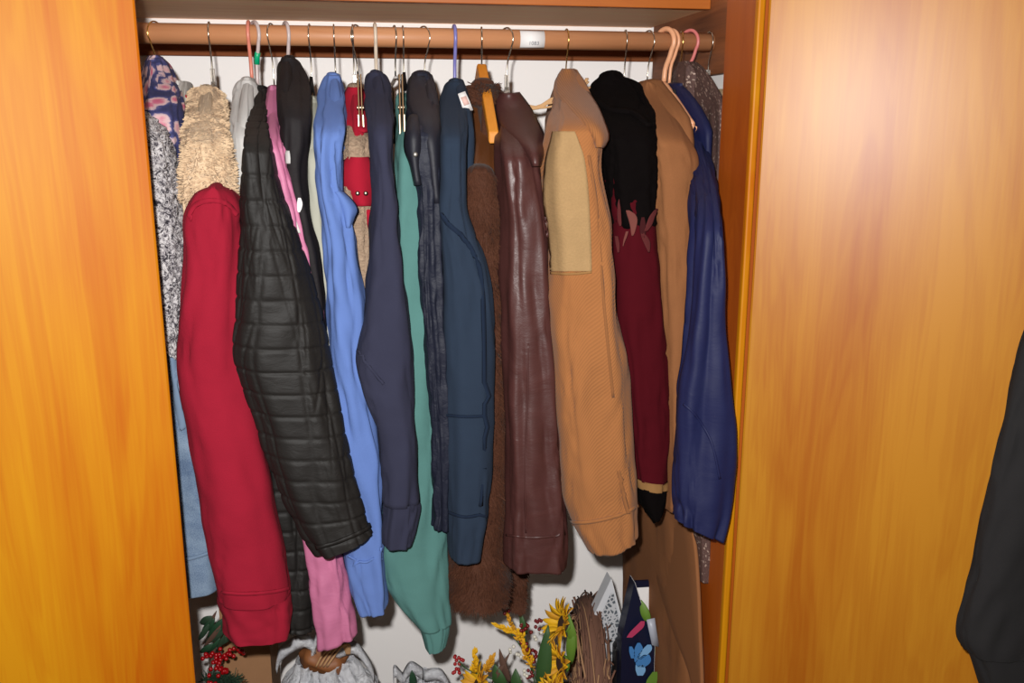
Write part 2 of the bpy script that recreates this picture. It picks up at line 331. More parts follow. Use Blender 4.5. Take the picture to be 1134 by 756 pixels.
# ------------------------------------------------------------------ cloth tubes
class Loft:
    """a hanging tube of cloth: ring centres C, half-width vectors A (across), half-depth B (front to back)"""
    def __init__(s, C, A, B, fold=.004, fu=1.6, fv=2.2, wr=.002, wv=16, seed=0, ex=2.7, crease=.004, quilt=None, lump=None, top=True, bottom='open', fadetop=.25, gather=None):
        s.C, s.A, s.B = np.array(C), np.array(A), np.array(B); s.n = len(C)
        s.len = np.concatenate([[0], np.cumsum(np.linalg.norm(np.diff(s.C, axis=0), axis=1))])
        s.fold, s.fu, s.fv, s.wr, s.wv, s.seed, s.ex = fold, fu, fv, wr, wv, seed, ex
        s.crease = crease; s.quilt, s.lump, s.top, s.bottom, s.fadetop, s.gather = quilt, lump, top, bottom, fadetop, gather
        s.circ = float(np.mean(2*math.pi*np.sqrt((np.sum(s.A**2, axis=1)+s.B**2)/2)))
    def disp(s, si, v, L):
        ph = 2*math.pi*si; c, q = math.cos(ph), math.sin(ph)
        k = .35+.65*sm(0, s.fadetop, v)
        d = s.fold*k*noise.noise((c*s.fu, q*s.fu, L*s.fv+s.seed*7.3))*1.6
        if s.wr: d += s.wr*(noise.noise((c*1.3+L*3+s.seed, q*1.3, L*s.wv+q*2.2*math.sin(s.seed)))*1.3 + .5*noise.noise((c*3+9, q*3, L*s.wv*1.9+s.seed)))
        if s.crease:
            m = noise.noise((c*1.1+5, q*1.1, L*3.1+s.seed*3.7)); m = max(0.0, m+.12)
            if m > 0:
                g1 = abs(noise.noise((c*1.5+s.seed, q*1.5+L*4.0, L*7.0+q*1.2))); d -= s.crease*min(1, m*2.4)*k*max(0.0, 1-g1/.16)**1.6*1.3
                g2 = abs(noise.noise((c*2.2, q*2.2-L*3.0+s.seed, L*2.2+11))); d -= s.crease*k*.8*max(0.0, 1-g2/.13)**1.5
        if s.quilt:
            pu, pv, amp, w, slant = s.quilt; U = si*s.circ; 
            a = ((U+L*slant)/pu) % 1.0; b = ((L - U*slant*.4)/pv) % 1.0
            da = min(a, 1-a)*pu; db = min(b, 1-b)*pv
            d += amp*(1-math.exp(-(da/w)**2))*(1-math.exp(-(db/w)**2)) - amp*.6
        if s.lump:
            amp, sc = s.lump; U = si*s.circ; d += amp*noise.noise((U*sc, L*sc, s.seed))+.5*amp*noise.noise((U*sc*2.3, L*sc*2.3, s.seed+4))
        if s.gather:
            g0, amp, kk = s.gather; d += amp*sm(g0, 1, v)*math.sin(kk*ph+3*noise.noise((L*9, q, c)))
        return d
    def ring(s, v):
        t = v*(s.n-1); j = min(max(int(t), 0), s.n-2); u = t-j
        return s.C[j]*(1-u)+s.C[j+1]*u, s.A[j]*(1-u)+s.A[j+1]*u, s.B[j]*(1-u)+s.B[j+1]*u, s.len[j]*(1-u)+s.len[j+1]*u
    def pt(s, si, v, off=0.0, scale=1.0, ring=None, d=None):
        C, A, B, L = ring or s.ring(v); ph = 2*math.pi*si; q, c = math.sin(ph), math.cos(ph); e = 2/s.ex
        sq = math.copysign(abs(q)**e, q); cq = math.copysign(abs(c)**e, c)
        a = float(np.linalg.norm(A)) or 1e-6; ah = A/a
        nx, ny = q*B, c*a; l = math.hypot(nx, ny) or 1e-9; nx /= l; ny /= l
        if d is None: d = s.disp(si, v, L)
        k = scale; lim = .8*min(a, B); dd = max(-lim, d)+off
        return Vector((C[0]+ah[0]*(a*sq*k+nx*dd), C[1]-B*cq*k-ny*dd+ah[1]*a*sq*k, C[2]+ah[2]*(a*sq*k+nx*dd)))
    def normal(s, si, v):
        e1, e2 = .004, .004
        a = s.pt(si+e1, v)-s.pt(si-e1, v); b = s.pt(si, min(1, v+e2))-s.pt(si, max(0, v-e2))
        n = a.cross(b); n.normalize()
        C = s.ring(v)[0]; p = s.pt(si, v)
        if n.dot(Vector((p.x-C[0], p.y-C[1], 0))) < 0: n = -n
        return n
    def mesh(s, name, mat, parent, nu=52, nv=96):
        V, UV, Fc = [], [], []
        def addring(v, scale=1.0, dz=0.0, dmul=1.0):
            r = s.ring(v); L = r[3]
            for k in range(nu+1):
                si = k/nu-.5
                p = s.pt(si, v, 0, scale, r, s.disp(si if k < nu else -.5, v, L)*dmul)
                V.append((p.x, p.y, p.z+dz)); UV.append((si*s.circ, -(L-dz)))
        rows = 0
        a0 = min(float(np.linalg.norm(s.A[0])), s.B[0])
        if s.top:
            for q in range(4): an = math.pi/2*q/4; addring(0, max(.02, math.sin(an)), a0*.6*math.cos(an), math.sin(an)); rows += 1
        for i in range(nv+1): addring(i/nv); rows += 1
        if s.bottom == 'open':
            addring(1, .9, -.0015, .9); addring(1, .82, .004, .8); addring(.97, .74, 0, .7); addring(.90, .6, 0, .3); rows += 4
        elif s.bottom == 'closed':
            a1 = min(float(np.linalg.norm(s.A[-1])), s.B[-1])
            for q in range(1, 5): an = math.pi/2*q/4; addring(1, max(.02, math.cos(an)), -a1*.5*math.sin(an), math.cos(an)); rows += 1
        m = nu+1
        for i in range(rows-1):
            for k in range(nu): Fc.append((i*m+k, (i+1)*m+k, (i+1)*m+k+1, i*m+k+1))
        if s.bottom: Fc.append(tuple((rows-1)*m+k for k in range(nu)))
        return meshobj(name, V, Fc, mat, parent, True, UV)
    def grid(s):
        if not hasattr(s, '_g'):
            s._g = [(si, v)+proj(s.pt(si, v)) for v in np.linspace(0, 1, 41) for si in np.linspace(-.24, .24, 17)]
        return s._g
    def at(s, x, y):                        # surface coordinates seen at a measured pixel
        si, v = min(s.grid(), key=lambda g: (g[2]-x)**2+(g[3]-y)**2)[:2]
        for _ in range(3):
            h = .004; p = proj(s.pt(si, v)); ps = proj(s.pt(si+h, v)); pv = proj(s.pt(si, v+h if v < .99 else v-h)); sg = 1 if v < .99 else -1
            a, b, c, d = (ps[0]-p[0])/h, sg*(pv[0]-p[0])/h, (ps[1]-p[1])/h, sg*(pv[1]-p[1])/h; D = a*d-b*c
            if abs(D) < 1e-6: break
            ex, ey = x-p[0], y-p[1]
            si = min(.27, max(-.27, si+max(-.05, min(.05, (d*ex-b*ey)/D)))); v = min(1, max(0, v+max(-.05, min(.05, (a*ey-c*ex)/D))))
        return si, v
    def ribbon(s, name, pts, w, mat, parent, th=.002, n=None, off=.0012):      # zips, seams, stripes, trims lying on the cloth
        pts = spline(pts, n or max(8, len(pts)*6)); Q = [s.at(*p) for p in pts]
        X = [s.pt(*q) for q in Q]; N = [s.normal(*q) for q in Q]; G = []
        for i in range(len(X)):
            T = (X[min(i+1, len(X)-1)]-X[max(i-1, 0)]).normalized(); B = T.cross(N[i]).normalized()
            G.append([X[i]+B*w*.5*k+N[i]*off for k in (-1, 0, 1)])
        return MB().sheet(G, th).build(name, mat, parent)
    def patch(s, name, rows, mat, parent, off=.002, th=.003, nx=10, ny=14):     # panel between left and right pixel outlines (y, xl, xr)
        R = spline(rows, ny); G = []; UV = []
        for y, xl, xr in R:
            G.append([]); 
            for j in range(nx):
                q = s.at(xl+(xr-xl)*j/(nx-1), y); G[-1].append(s.pt(*q)+s.normal(*q)*off)
        b = MB().sheet(G, th); UV = [(v.x*1.0, v.z) for v in b.v]
        return meshobj(name, b.v, b.f, mat, parent, True, UV)
    def flap(s, name, rows, mat, parent, off=.008, th=.005, nx=12, ny=16, curve=.5, uvs=1.0):   # free panel (collar, lapel) lying in front of the tube
        vs = np.linspace(0, 1, 81); cy = [proj(Vector(s.ring(v)[0]))[1] for v in vs]; G = []
        R_ = spline(rows, ny)
        for y, xl, xr in R_:
            v = float(np.interp(y, cy, vs)); C, A, B, L_ = s.ring(v); row = []
            for j in range(nx):
                t_ = 2*j/(nx-1)-1; row.append(P(xl+(xr-xl)*j/(nx-1), y, C[1]-B-off+curve*B*t_*t_))
            G.append(row)
        b = MB().sheet(G, th); UV = [(v.x, v.z) for v in b.v]
        o = meshobj(name, b.v, b.f, mat, parent, True, UV); return o
    def stud(s, name, x, y, r, mat, parent):
        q = s.at(x, y); p, n = s.pt(*q), s.normal(*q); b = MB().ball((0, 0, 0), r, 12, 8, (1, 1, .45))
        R = n.to_track_quat('Z', 'Y').to_matrix(); b.v = [p+n*.001+R @ v for v in b.v]
        return b.build(name, mat, parent)

def tube_px(rows, Y=1.6, ry=.05, ytop=None, dy=70, Y0=1.80, ry0=.03, n=60, **kw):
    """rows: (y, xl, xr) or (yl, xl, yr, xr) outline of the cloth; Y its real distance"""
    R = [(r[0], r[1], r[0], r[2]) if len(r) == 3 else r for r in rows]
    R = spline(R, n); C, A, B = [], [], []
    for yl, xl, yr, xr in R:
        y = (yl+yr)/2
        k = sm(ytop, ytop+dy, y) if ytop is not None else 1
        Yk = Y0+(Y-Y0)*k; b = ry0+(ry-ry0)*k
        l, r = P(xl, yl, Yk), P(xr, yr, Yk); c = (l+r)/2; w = (r-l)/2; W_ = w.length
        ta = abs(c.x/c.y); b = min(b, .9*W_/max(ta, .05)) if W_ > .012 else min(b, .03)
        a = math.sqrt(max(W_*W_-(b*ta)**2, (.45*W_)**2))
        C.append(c); A.append(w*(a/W_)); B.append(b)
    return Loft(C, A, B, **kw)
def body(X0, Xh, ztop, zhem, half=.20, th=.02, th0=None, Yc=ROD_Y, n=40, drop=.085, flare=0.0, neck=.05, **kw):
    C, A, B = [], [], []
    for i in range(n):
        t = i/(n-1); z = ztop+(zhem-ztop)*t; d = ztop-z
        k = min(1, d/drop); h = neck+(half-neck)*(k**.75) + flare*t
        C.append((X0+(Xh-X0)*t, Yc, z)); A.append((th*(.55+.45*min(1, d/.05)), 0, 0)); B.append(h)
    kw.setdefault('fold', .004); kw.setdefault('fu', 3.0); kw.setdefault('ex', 2.8)
    return Loft(C, A, B, **kw)

# ------------------------------------------------------------------ hangers
def hanger(px, ny, style, label, twist=0, wire='chrome_wire', marker=None, wx=None, arm=.14):
    X = P(px, 44, ROD_Y-.022).x; nz = P(px, ny, ROD_Y).z-ROD_Z
    root = thing('clothes_hanger', label, 'hanger', (X, ROD_Y, ROD_Z+nz), 'hangers on the closet rod')
    plastic = style in ('plastic',); r = {'wire': .0014, 'plastic': .0052, 'wood': .0016, 'clip': .0016, 'clear': .0016, 'thin': .0034}[style]
    R = ROD_R+r+.0008; pts = []
    for i in range(19):
        a = math.radians(-20+i*(238/18)); pts.append((0, R*math.cos(a), R*math.sin(a)))
    pts += [(0, -R*.55, -R*1.25), (0, -.003, -R*1.75-.008), (0, 0, min(nz, -.055))]
    c, q = math.cos(twist), math.sin(twist); org = Vector((X, ROD_Y, ROD_Z))
    pts = [org+Vector((-p[1]*q, p[1]*c, p[2])) for p in pts]; pts = [Vector(p) for p in spline(pts, 48)]
    mat = {'wire': wire, 'wood': 'chrome_wire', 'clip': 'chrome_wire', 'clear': 'chrome_wire'}.get(style, wire)
    MB().tube(pts, r, 10).build('hook', mat, root)
    nk = org+Vector((0, 0, nz))
    if style == 'wood':
        G = MB()
        for sg in (-1, 1):
            L = [nk+Vector((0, sg*arm*t, .012-.125*t**1.05)) for t in np.linspace(0, 1, 9)]
            V = []
            for i, p in enumerate(L):
                h = .015-.004*i/8
                V += [p+Vector((-.0095, 0, h)), p+Vector((.0095, 0, h)), p+Vector((.0095, 0, -h)), p+Vector((-.0095, 0, -h))]
            Fc = [(i*4+k, i*4+(k+1) % 4, i*4+4+(k+1) % 4, i*4+4+k) for i in range(8) for k in range(4)]+[(3, 2, 1, 0), (32, 33, 34, 35)]
            G.add(V, Fc)
        G.build('shoulders', 'hanger_wood', root, False, .003)
        return root
    am = {'wire': wire, 'clip': 'clear_plastic', 'clear': 'clear_plastic'}.get(style, wire); ar = {'wire': .0014, 'clip': .004, 'clear': .004}.get(style, r)
    if style == 'clip':
        pl = [nk+Vector((0, y, -.004-abs(y)*.05)) for y in np.linspace(-.17, .17, 13)]
        MB().tube(pl, .0045, 8).build('shoulders', am, root)
        for sg in (-1, 1):
            b = nk+Vector((0, sg*.165, -.012)); g = MB()
            for d in (-.0026, .0026):
                g.box((b.x+d-.0012, b.y-.011, b.z-.115), (b.x+d+.0012, b.y+.011, b.z+.006))
            cl = g.build('clip', 'clip_brass', root, False, .0006)
            h = MB()
            for d in (-.0042, .0042): h.box((b.x+d-.0012, b.y-.013, b.z-.105), (b.x+d+.0012, b.y+.013, b.z-.062))
            h.tube([b+Vector((-.006, 0, -.05)), b+Vector((.006, 0, -.05))], .004, 10); h.tube([b+Vector((0, -.013, -.113)), b+Vector((0, .013, -.113))], .0052, 10)
            h.build('jaw', 'pewter', cl, False, .0005)
        return root
    loop = [nk+Vector((0, y, .0-.082*(abs(y)/arm)**1.1)) for y in np.linspace(-arm, arm, 25)]
    MB().tube(loop, ar, 8).build('shoulders', am, root)
    MB().tube([loop[0], nk+Vector((0, -arm*.9, -.098)), nk+Vector((0, arm*.9, -.098)), loop[-1]], ar*.9, 8).build('bar', am, root)
    if style in ('clear', 'wire') and style == 'clear':
        MB().box((X-.004, ROD_Y-.004, nk.z-.002), (X+.004, ROD_Y+.004, nk.z+.026)).build('neck_block', 'clear_plastic', root, False, .001)
    if marker:
        i0 = [i for i, p in enumerate(pts) if p.z < ROD_Z-R*1.1][0] if marker[1] is None else None
        z1, z0 = P(px, marker[1], ROD_Y).z, P(px, marker[2], ROD_Y).z
        sel = [p for p in pts[24:] if z0 <= p.z <= z1]
        if len(sel) < 2: sel = [Vector((X, ROD_Y, z1)), Vector((X, ROD_Y, z0))]
        MB().tube(sel, r+.0018, 10).build('size_marker', marker[0], root)
    return root

# ------------------------------------------------------------------ garments
GRP = 'garments hanging on the closet rod'
SEED = [0]
def garment(name, label, cat, rows, mat, Y, hook=None, hem=None, ry=.05, part='sleeve', dy=70, bmat=None, bth=.020, bX=None, bhem_px=None, half=.2, drop=.085, ztop_px=None,
            far=True, nobody=False, nu=52, nv=96, ytop=None, flare=0.0, neck=.05, Y0=1.80, ry0=.035, bdx=0.0, btop=None, **kw):
    SEED[0] += 1; kw.setdefault('seed', SEED[0])
    yt = rows[0][0] if ytop is None else ytop
    L = tube_px(rows, Y, ry, yt, dy, Y0, ry0, **kw)
    ye = rows[-1][0]
    c0, c1 = Vector(L.C[6]), Vector(L.C[-1])
    hx = P(hook, 60, ROD_Y).x if hook else c0.x
    zh = P((rows[-1][1]+rows[-1][-1])/2, hem if hem else ye-25, Y+.06).z
    root = thing(name, label, cat, (hx, ROD_Y, zh), GRP)
    s = L.mesh(part, mat, root, nu, nv)
    if not nobody:
        zt = P(hook or rows[0][1], yt+2, ROD_Y).z if btop is None else P(hook, btop, ROD_Y).z
        B = body(hx, (bX if bX is not None else c1.x*.55+hx*.45)+bdx, zt, zh, half, bth, drop=drop, flare=flare, neck=neck, seed=SEED[0]+.5)
        B.mesh('body', bmat or mat, root, 72, 44); root['_b'] = 0; del root['_b']
        L.body = B
    return root, L

def furblades(L, name, parent, count, length, mat, v0=0, v1=1, s0=-.5, s1=.5, w=.0011, droop=.9, lift=.55, seed=1):
    rnd = random.Random(seed); V, Fc = [], []
    for i in range(count):
        si = rnd.uniform(s0, s1); v = rnd.uniform(v0, v1); p = L.pt(si, v)
        C = L.ring(v)[0]; n = Vector((p.x-C[0], (p.y-C[1])*.8, 0)); n = n.normalized() if n.length > 1e-6 else Vector((0, -1, 0))
        cl = noise.noise_vector((p.x*40, p.y*40, p.z*28))
        d = (n*lift+Vector((0, 0, -droop))+cl*.75+Vector((rnd.gauss(0, .2), rnd.gauss(0, .2), rnd.gauss(0, .2)))).normalized()
        l = length*rnd.uniform(.6, 1.15); side = d.cross(n); side = side.normalized()*w if side.length > 1e-6 else Vector((w, 0, 0))
        p = p+n*.0005; m = p+d*l*.55+n*l*.12; t = p+d*l; k = len(V)
        V += [p-side, p+side, m-side*.8, m+side*.8, t]; Fc += [(k, k+1, k+3, k+2), (k+2, k+3, k+4)]
    o = meshobj(name, V, Fc, mat, parent); o['kind'] = 'stuff'; return o

# floral blouse, boucle cardigan and denim jacket at the left end
r, L = garment('floral_blouse', 'navy blouse with pink flower print on the hanger beside the grey boucle cardigan', 'blouse',
    [(63, 171, 180), (70, 164, 188), (85, 159, 194), (100, 157, 199), (120, 156, 203), (145, 157, 206), (170, 160, 207), (200, 166, 206), (235, 172, 206), (300, 180, 206)], 'floral_print', 1.665, 172, hem=330, ry=.04, fold=.006, fu=2.4, wr=.003, bth=.014)
L.flap('collar', [(70, 163, 174), (80, 160, 180), (92, 160, 178), (98, 168, 176)], 'floral_print', r, .003, .004)
r, L = garment('boucle_cardigan', 'black and white boucle cardigan hanging over denim at the end of the rod', 'cardigan',
    [(128, 150, 170), (136, 147, 179), (160, 148, 189), (200, 152, 197), (250, 157, 203), (300, 162, 207), (345, 168, 207), (365, 172, 398, 206)], 'boucle_yarn', 1.60, 170, hem=350, ry=.05, Y0=1.66, fold=.004, lump=(.0045, 95), ytop=100, nv=220, nu=110, btop=100, bth=.016)
r, L = garment('denim_jacket', 'faded blue denim jacket with stitched hem at the end of the rod', 'jacket',
    [(180, 150, 195), (260, 160, 202), (330, 166, 208), (420, 172, 222), (520, 182, 236), (600, 192, 246), (651, 198, 641, 250)], 'blue_denim', 1.625, 166, hem=600, ry=.05, ytop=100, fold=.004, wr=.0025, bdx=-.01, btop=110)
L.ribbon('hem_seam', [(190, 617), (205, 619), (222, 615), (240, 608)], .006, 'blue_denim', r, .003)
L.ribbon('placket_seam', [(190, 395), (196, 440), (203, 475)], .012, 'blue_denim', r, .003)
r, L = garment('white_blouse', 'thin white blouse wedged between the floral blouse and the fleece jacket', 'blouse',
    [(90, 196, 203), (100, 195, 207), (130, 197, 211), (170, 199, 212), (240, 203, 216), (300, 206, 220)], 'white_cotton', 1.72, 204, hem=330, ry=.04, fold=.004, bth=.01)
L.stud('button', 208, 108, .0065, 'red_plastic', r)

# tan fleece jacket with crimson sleeve
r, L = garment('fleece_jacket', 'tan fleece jacket with a long crimson knit sleeve and ribbed cuff', 'jacket',
    [(97, 222, 236), (101, 214, 241), (109, 209, 246), (125, 206, 250), (160, 203, 257), (200, 200, 263), (240, 204, 265), (300, 212, 264)], 'tan_sherpa', 1.615, 231, hem=640, ry=.055, part='fleece_shoulder', bmat='tan_sherpa', lump=(.0035, 90), nv=150, nu=90, fold=.003, wr=.002, bX=P(300, 600, 1.62).x)
furblades(L, 'pile', r, 9000, .009, 'tan_sherpa', 0, .8, -.4, .4, w=.0013, droop=.25, lift=.8, seed=4)
SL = tube_px([(206, 231, 250), (212, 217, 260), (226, 208, 267), (245, 205, 269), (300, 205, 270), (350, 201, 270), (400, 200, 272), (450, 207, 282), (500, 214, 293), (550, 221, 304), (600, 230, 313), (640, 238, 319), (656, 242, 321)], 1.565, .062, fold=.005, fu=1.4, wr=.0035, wv=12, seed=3.3, bottom='open')
s = SL.mesh('sleeve', 'crimson_knit', r)
CF = tube_px([(655, 242, 321), (664, 243, 323), (678, 245, 324), (688, 247, 324), (697, 250, 322)], 1.565, .058, fold=.004, wr=.004, wv=30, seed=5, top=False)
CF.mesh('cuff', 'crimson_knit', r, 60, 30)
SL.ribbon('shoulder_seam', [(207, 244), (216, 228), (232, 222), (250, 225), (262, 238)], .008, 'crimson_knit', r, .003)
SL.ribbon('cuff_seam', [(244, 655), (270, 657), (300, 655), (319, 651)], .006, 'crimson_knit', r, .004)

r, L = garment('grey_sweatshirt', 'pale grey sweatshirt shoulder between the fleece and the black quilted jacket', 'sweatshirt',
    [(88, 268, 280), (95, 262, 286), (115, 258, 291), (150, 256, 293), (200, 258, 295), (300, 265, 305), (400, 285, 320)], 'grey_knit', 1.655, 276, hem=470, ry=.045, fold=.003)

# black quilted jacket
r, L = garment('quilted_jacket', 'black grid-quilted jacket with a long sleeve in front of pink', 'jacket',
    [(97, 285, 295), (108, 281, 297), (130, 275, 298), (150, 270, 300), (200, 266, 310), (250, 265, 325), (300, 261, 340), (350, 257, 354), (390, 255, 362), (420, 266, 368), (455, 281, 376), (500, 296, 387), (545, 314, 398), (585, 334, 571, 406), (608, 350, 584, 412)], 'black_nylon', 1.545, 287, hem=688,
    ry=.06, crease=.0022, quilt=(.042, .040, .0026, .0030, .10), fold=.006, fu=1.8, wr=.0025, nu=150, nv=330, bX=P(334, 650, 1.65).x, bth=.024, n=80)
L.ribbon('cuff_binding', [(351, 606), (372, 600), (392, 592), (410, 583)], .007, 'black_nylon', r, .004)
B = tube_px([(420, 285, 330), (500, 290, 334), (580, 299, 342), (640, 307, 347), (690, 316, 349)], 1.63, .04, fold=.004, quilt=(.042, .040, .0035, .0032, .1), seed=12)
B.mesh('front_edge', 'black_nylon', r, 90, 160)

# pink jacket
r, L = garment('pink_jacket', 'pink nylon jacket with white zip seen beside the black quilted sleeve', 'jacket',
    [(96, 299, 306), (106, 294, 311), (140, 292, 315), (170, 295, 321), (200, 301, 330), (250, 312, 342), (300, 317, 352), (400, 325, 362), (500, 330, 369), (580, 333, 376), (650, 341, 388), (711, 351, 696, 396)], 'pink_nylon', 1.605, 302, hem=640, ry=.045, fold=.006, fu=2.4, wr=.004, wv=22, nv=140)
L.flap('zipper', [(140, 295, 298), (150, 296, 299), (175, 301, 304), (205, 311, 314), (235, 322, 325), (258, 330, 333)], 'white_cotton', r, -.006, .003, 4, 30, 0)
L.flap('emblem', [(219, 330, 333), (225, 329, 335), (231, 329, 334), (235, 330, 332)], 'white_paper', r, -.004, .002, 6, 8, 0)

r, L = garment('black_jacket', 'black satin jacket under the hanger with the yellow marker', 'jacket',
    [(65, 314, 328), (71, 309, 335), (90, 306, 341), (120, 309, 343), (150, 310, 342), (180, 312, 339), (210, 318, 340), (240, 325, 345), (290, 331, 357), (360, 335, 364), (430, 340, 368), (520, 350, 380)], 'black_satin', 1.62, 318, hem=540, ry=.045, fold=.006, wr=.003)
L.patch('neck_label', [(167, 317, 321), (175, 317, 322), (181, 318, 322)], 'grey_knit', r, .002, .002, 4, 5)
r, L = garment('sage_sweatshirt', 'pale sage sweatshirt squeezed between the black jacket and periwinkle hoodie', 'sweatshirt',
    [(108, 341, 350), (115, 338, 355), (150, 336, 359), (200, 337, 360), (260, 345, 365), (330, 354, 372), (400, 360, 380), (500, 372, 396), (600, 384, 406), (640, 391, 409), (671, 397, 411)], 'sage_knit', 1.665, 345, hem=560, ry=.045, fold=.003)
r, L = garment('blue_hoodie', 'periwinkle blue hoodie with a long hanging sleeve', 'hoodie',
    [(83, 362, 373), (89, 358, 379), (110, 353, 382), (140, 350, 383), (165, 350, 380), (200, 352, 379), (230, 356, 384), (255, 358, 391), (300, 360, 398), (350, 362, 402), (400, 366, 402), (450, 372, 411), (500, 376, 421), (560, 380, 425), (610, 384, 426), (650, 391, 427), (672, 399, 666, 428)], 'periwinkle_knit', 1.60, 370, hem=560, ry=.05, fold=.007, fu=2.2, wr=.005, wv=14, nv=140)
L.flap('pocket_flap', [(212, 368, 379), (222, 371, 390), (232, 374, 396), (240, 378, 393), (252, 383, 388)], 'periwinkle_knit', r, -.002, .004, 10, 12)
L.ribbon('cuff_seam', [(386, 615), (405, 622), (424, 610)], .004, 'periwinkle_knit', r, .004)

# red jacket with oatmeal pile
r, L = garment('sherpa_jacket', 'scarlet jacket with oatmeal pile panels and a snapped flap', 'jacket',
    [(96, 385, 400), (105, 381, 405), (150, 378, 411), (200, 377, 413), (250, 380, 414), (300, 388, 416), (345, 395, 418), (420, 405, 424)], 'oatmeal_sherpa', 1.665, 392, hem=520, ry=.045, part='pile_front', fold=.003, lump=(.003, 110), nv=160, nu=80, bmat='scarlet_cloth')
L.flap('collar', [(97, 386, 399), (105, 382, 405), (125, 380, 408), (136, 380, 409), (146, 396, 409)], 'scarlet_cloth', r, .009, .005, 10, 12)
fp = L.flap('snap_flap', [(174, 384, 408), (184, 379, 412), (200, 378, 413), (215, 384, 413), (228, 392, 412)], 'scarlet_cloth', r, .009, .005, 10, 12)
for x in (396, 405):
    b = MB().ball(P(x, 214, 1.604), .004, 12, 8, (1, .5, 1)); b.build('snap', 'pewter', r)
L.ribbon('red_edge', [(409, 232), (411, 270), (412, 310)], .012, 'scarlet_cloth', r, .004)

r, L = garment('navy_sweatshirt', 'dark navy sweatshirt with a ribbed cuff beside the periwinkle hoodie', 'sweatshirt',
    [(80, 410, 420), (86, 405, 428), (110, 405, 433), (160, 409, 434), (200, 412, 437), (250, 411, 443), (300, 408, 448), (350, 402, 455), (395, 393, 460), (430, 400, 461), (465, 415, 462), (500, 421, 463), (550, 422, 463)], 'navy_knit', 1.565, 416, hem=520, ry=.055, fold=.005, wr=.003)
CF = tube_px([(549, 423, 462), (560, 423, 462), (580, 422, 459), (597, 423, 454)], 1.565, .05, fold=.004, wr=.002, top=False, seed=8); CF.mesh('cuff', 'navy_knit', r, 60, 24)
L.ribbon('sleeve_seam', [(396, 388), (408, 405), (425, 425)], .005, 'navy_knit', r, .003)
r, L = garment('teal_sweatshirt', 'teal green sweatshirt whose cuff hangs low against the white wall', 'sweatshirt',
    [(105, 441, 450), (115, 438, 455), (160, 436, 463), (220, 434, 471), (300, 436, 479), (400, 440, 485), (480, 432, 488), (560, 424, 492), (610, 421, 494), (640, 425, 495), (665, 442, 496), (688, 461, 684, 498)], 'teal_knit', 1.635, 447, hem=560, ry=.048, fold=.006, wr=.004, wv=12)
CF = tube_px([(686, 461, 682, 498), (698, 466, 694, 497), (714, 470, 708, 493)], 1.635, .042, fold=.003, wr=.001, top=False, seed=9); CF.mesh('cuff', 'teal_knit', r, 60, 20)

# navy puffer vest
r, L = garment('puffer_vest', 'dark navy puffer vest with silver snaps and crinkled lining', 'vest',
    [(83, 457, 475), (90, 452, 480), (105, 451, 482), (130, 451, 485), (165, 449, 488), (190, 454, 488), (220, 459, 488), (260, 460, 489), (300, 459, 491), (340, 462, 492), (400, 468, 494), (460, 474, 496), (540, 477, 497), (578, 478, 497)], 'puffer_nylon', 1.60, 471, hem=540, ry=.045, part='quilted_front', fold=.006, fu=3, wr=.003, wv=30, nv=180, nu=70, bmat='puffer_shell')
L.flap('collar', [(85, 457, 474), (95, 453, 481), (115, 452, 484), (140, 462, 487), (170, 470, 488), (200, 476, 487), (225, 481, 487)], 'puffer_shell', r, .002, .006, 10, 16)
L.flap('snap_placket', [(128, 455, 462), (145, 450, 467), (165, 449, 468), (182, 455, 464), (205, 460, 466)], 'puffer_shell', r, .006, .006, 10, 14)
for x, y, Y in ((473, 95, 1.745), (463, 137, 1.60), (460, 171, 1.54)): MB().ball(P(x, y, Y), .0042, 12, 8, (1, .5, 1)).build('snap', 'steel', r)

r, L = garment('zip_hoodie', 'slate blue zip hoodie with pocket seam and white tag', 'hoodie',
    [(89, 498, 508), (95, 492, 512), (115, 486, 515), (150, 485, 516), (200, 486, 516), (230, 485, 517), (260, 487, 526), (290, 489, 537), (330, 490, 544), (400, 491, 546), (500, 492, 545), (560, 494, 541), (590, 495, 535), (612, 497, 531)], 'slate_knit', 1.585, 505, hem=560, ry=.05, fold=.004, part='front', wr=.002)
L.ribbon('zipper', [(485, 231), (497, 248), (512, 262), (524, 280), (532, 302), (535, 350), (536, 420), (536, 500), (532, 560)], .008, 'piping_navy', r, .004)
L.stud('zip_pull', 484, 233, .004, 'steel', r)
L.ribbon('pocket_seam', [(493, 459), (515, 461), (538, 460)], .005, 'piping_navy', r, .003)
L.ribbon('hem_seam', [(495, 566), (515, 572), (537, 568)], .005, 'piping_navy', r, .003)
tp = [P(507, 104, 1.68), P(515, 101, 1.68), P(524, 122, 1.68), P(513, 123, 1.68)]
tg = MB().sheet([[tp[0], tp[1]], [(tp[0]*.5+tp[3]*.5)+Vector((0, -.004, 0)), (tp[1]*.5+tp[2]*.5)+Vector((0, -.004, 0))], [tp[3], tp[2]]], .0015).build('price_tag', 'white_paper', r)
MB().sheet([[P(510, 108, 1.674), P(516, 106, 1.674)], [P(514, 117, 1.672), P(520, 115, 1.672)]], .001).build('tag_print', 'pink_print', tg)

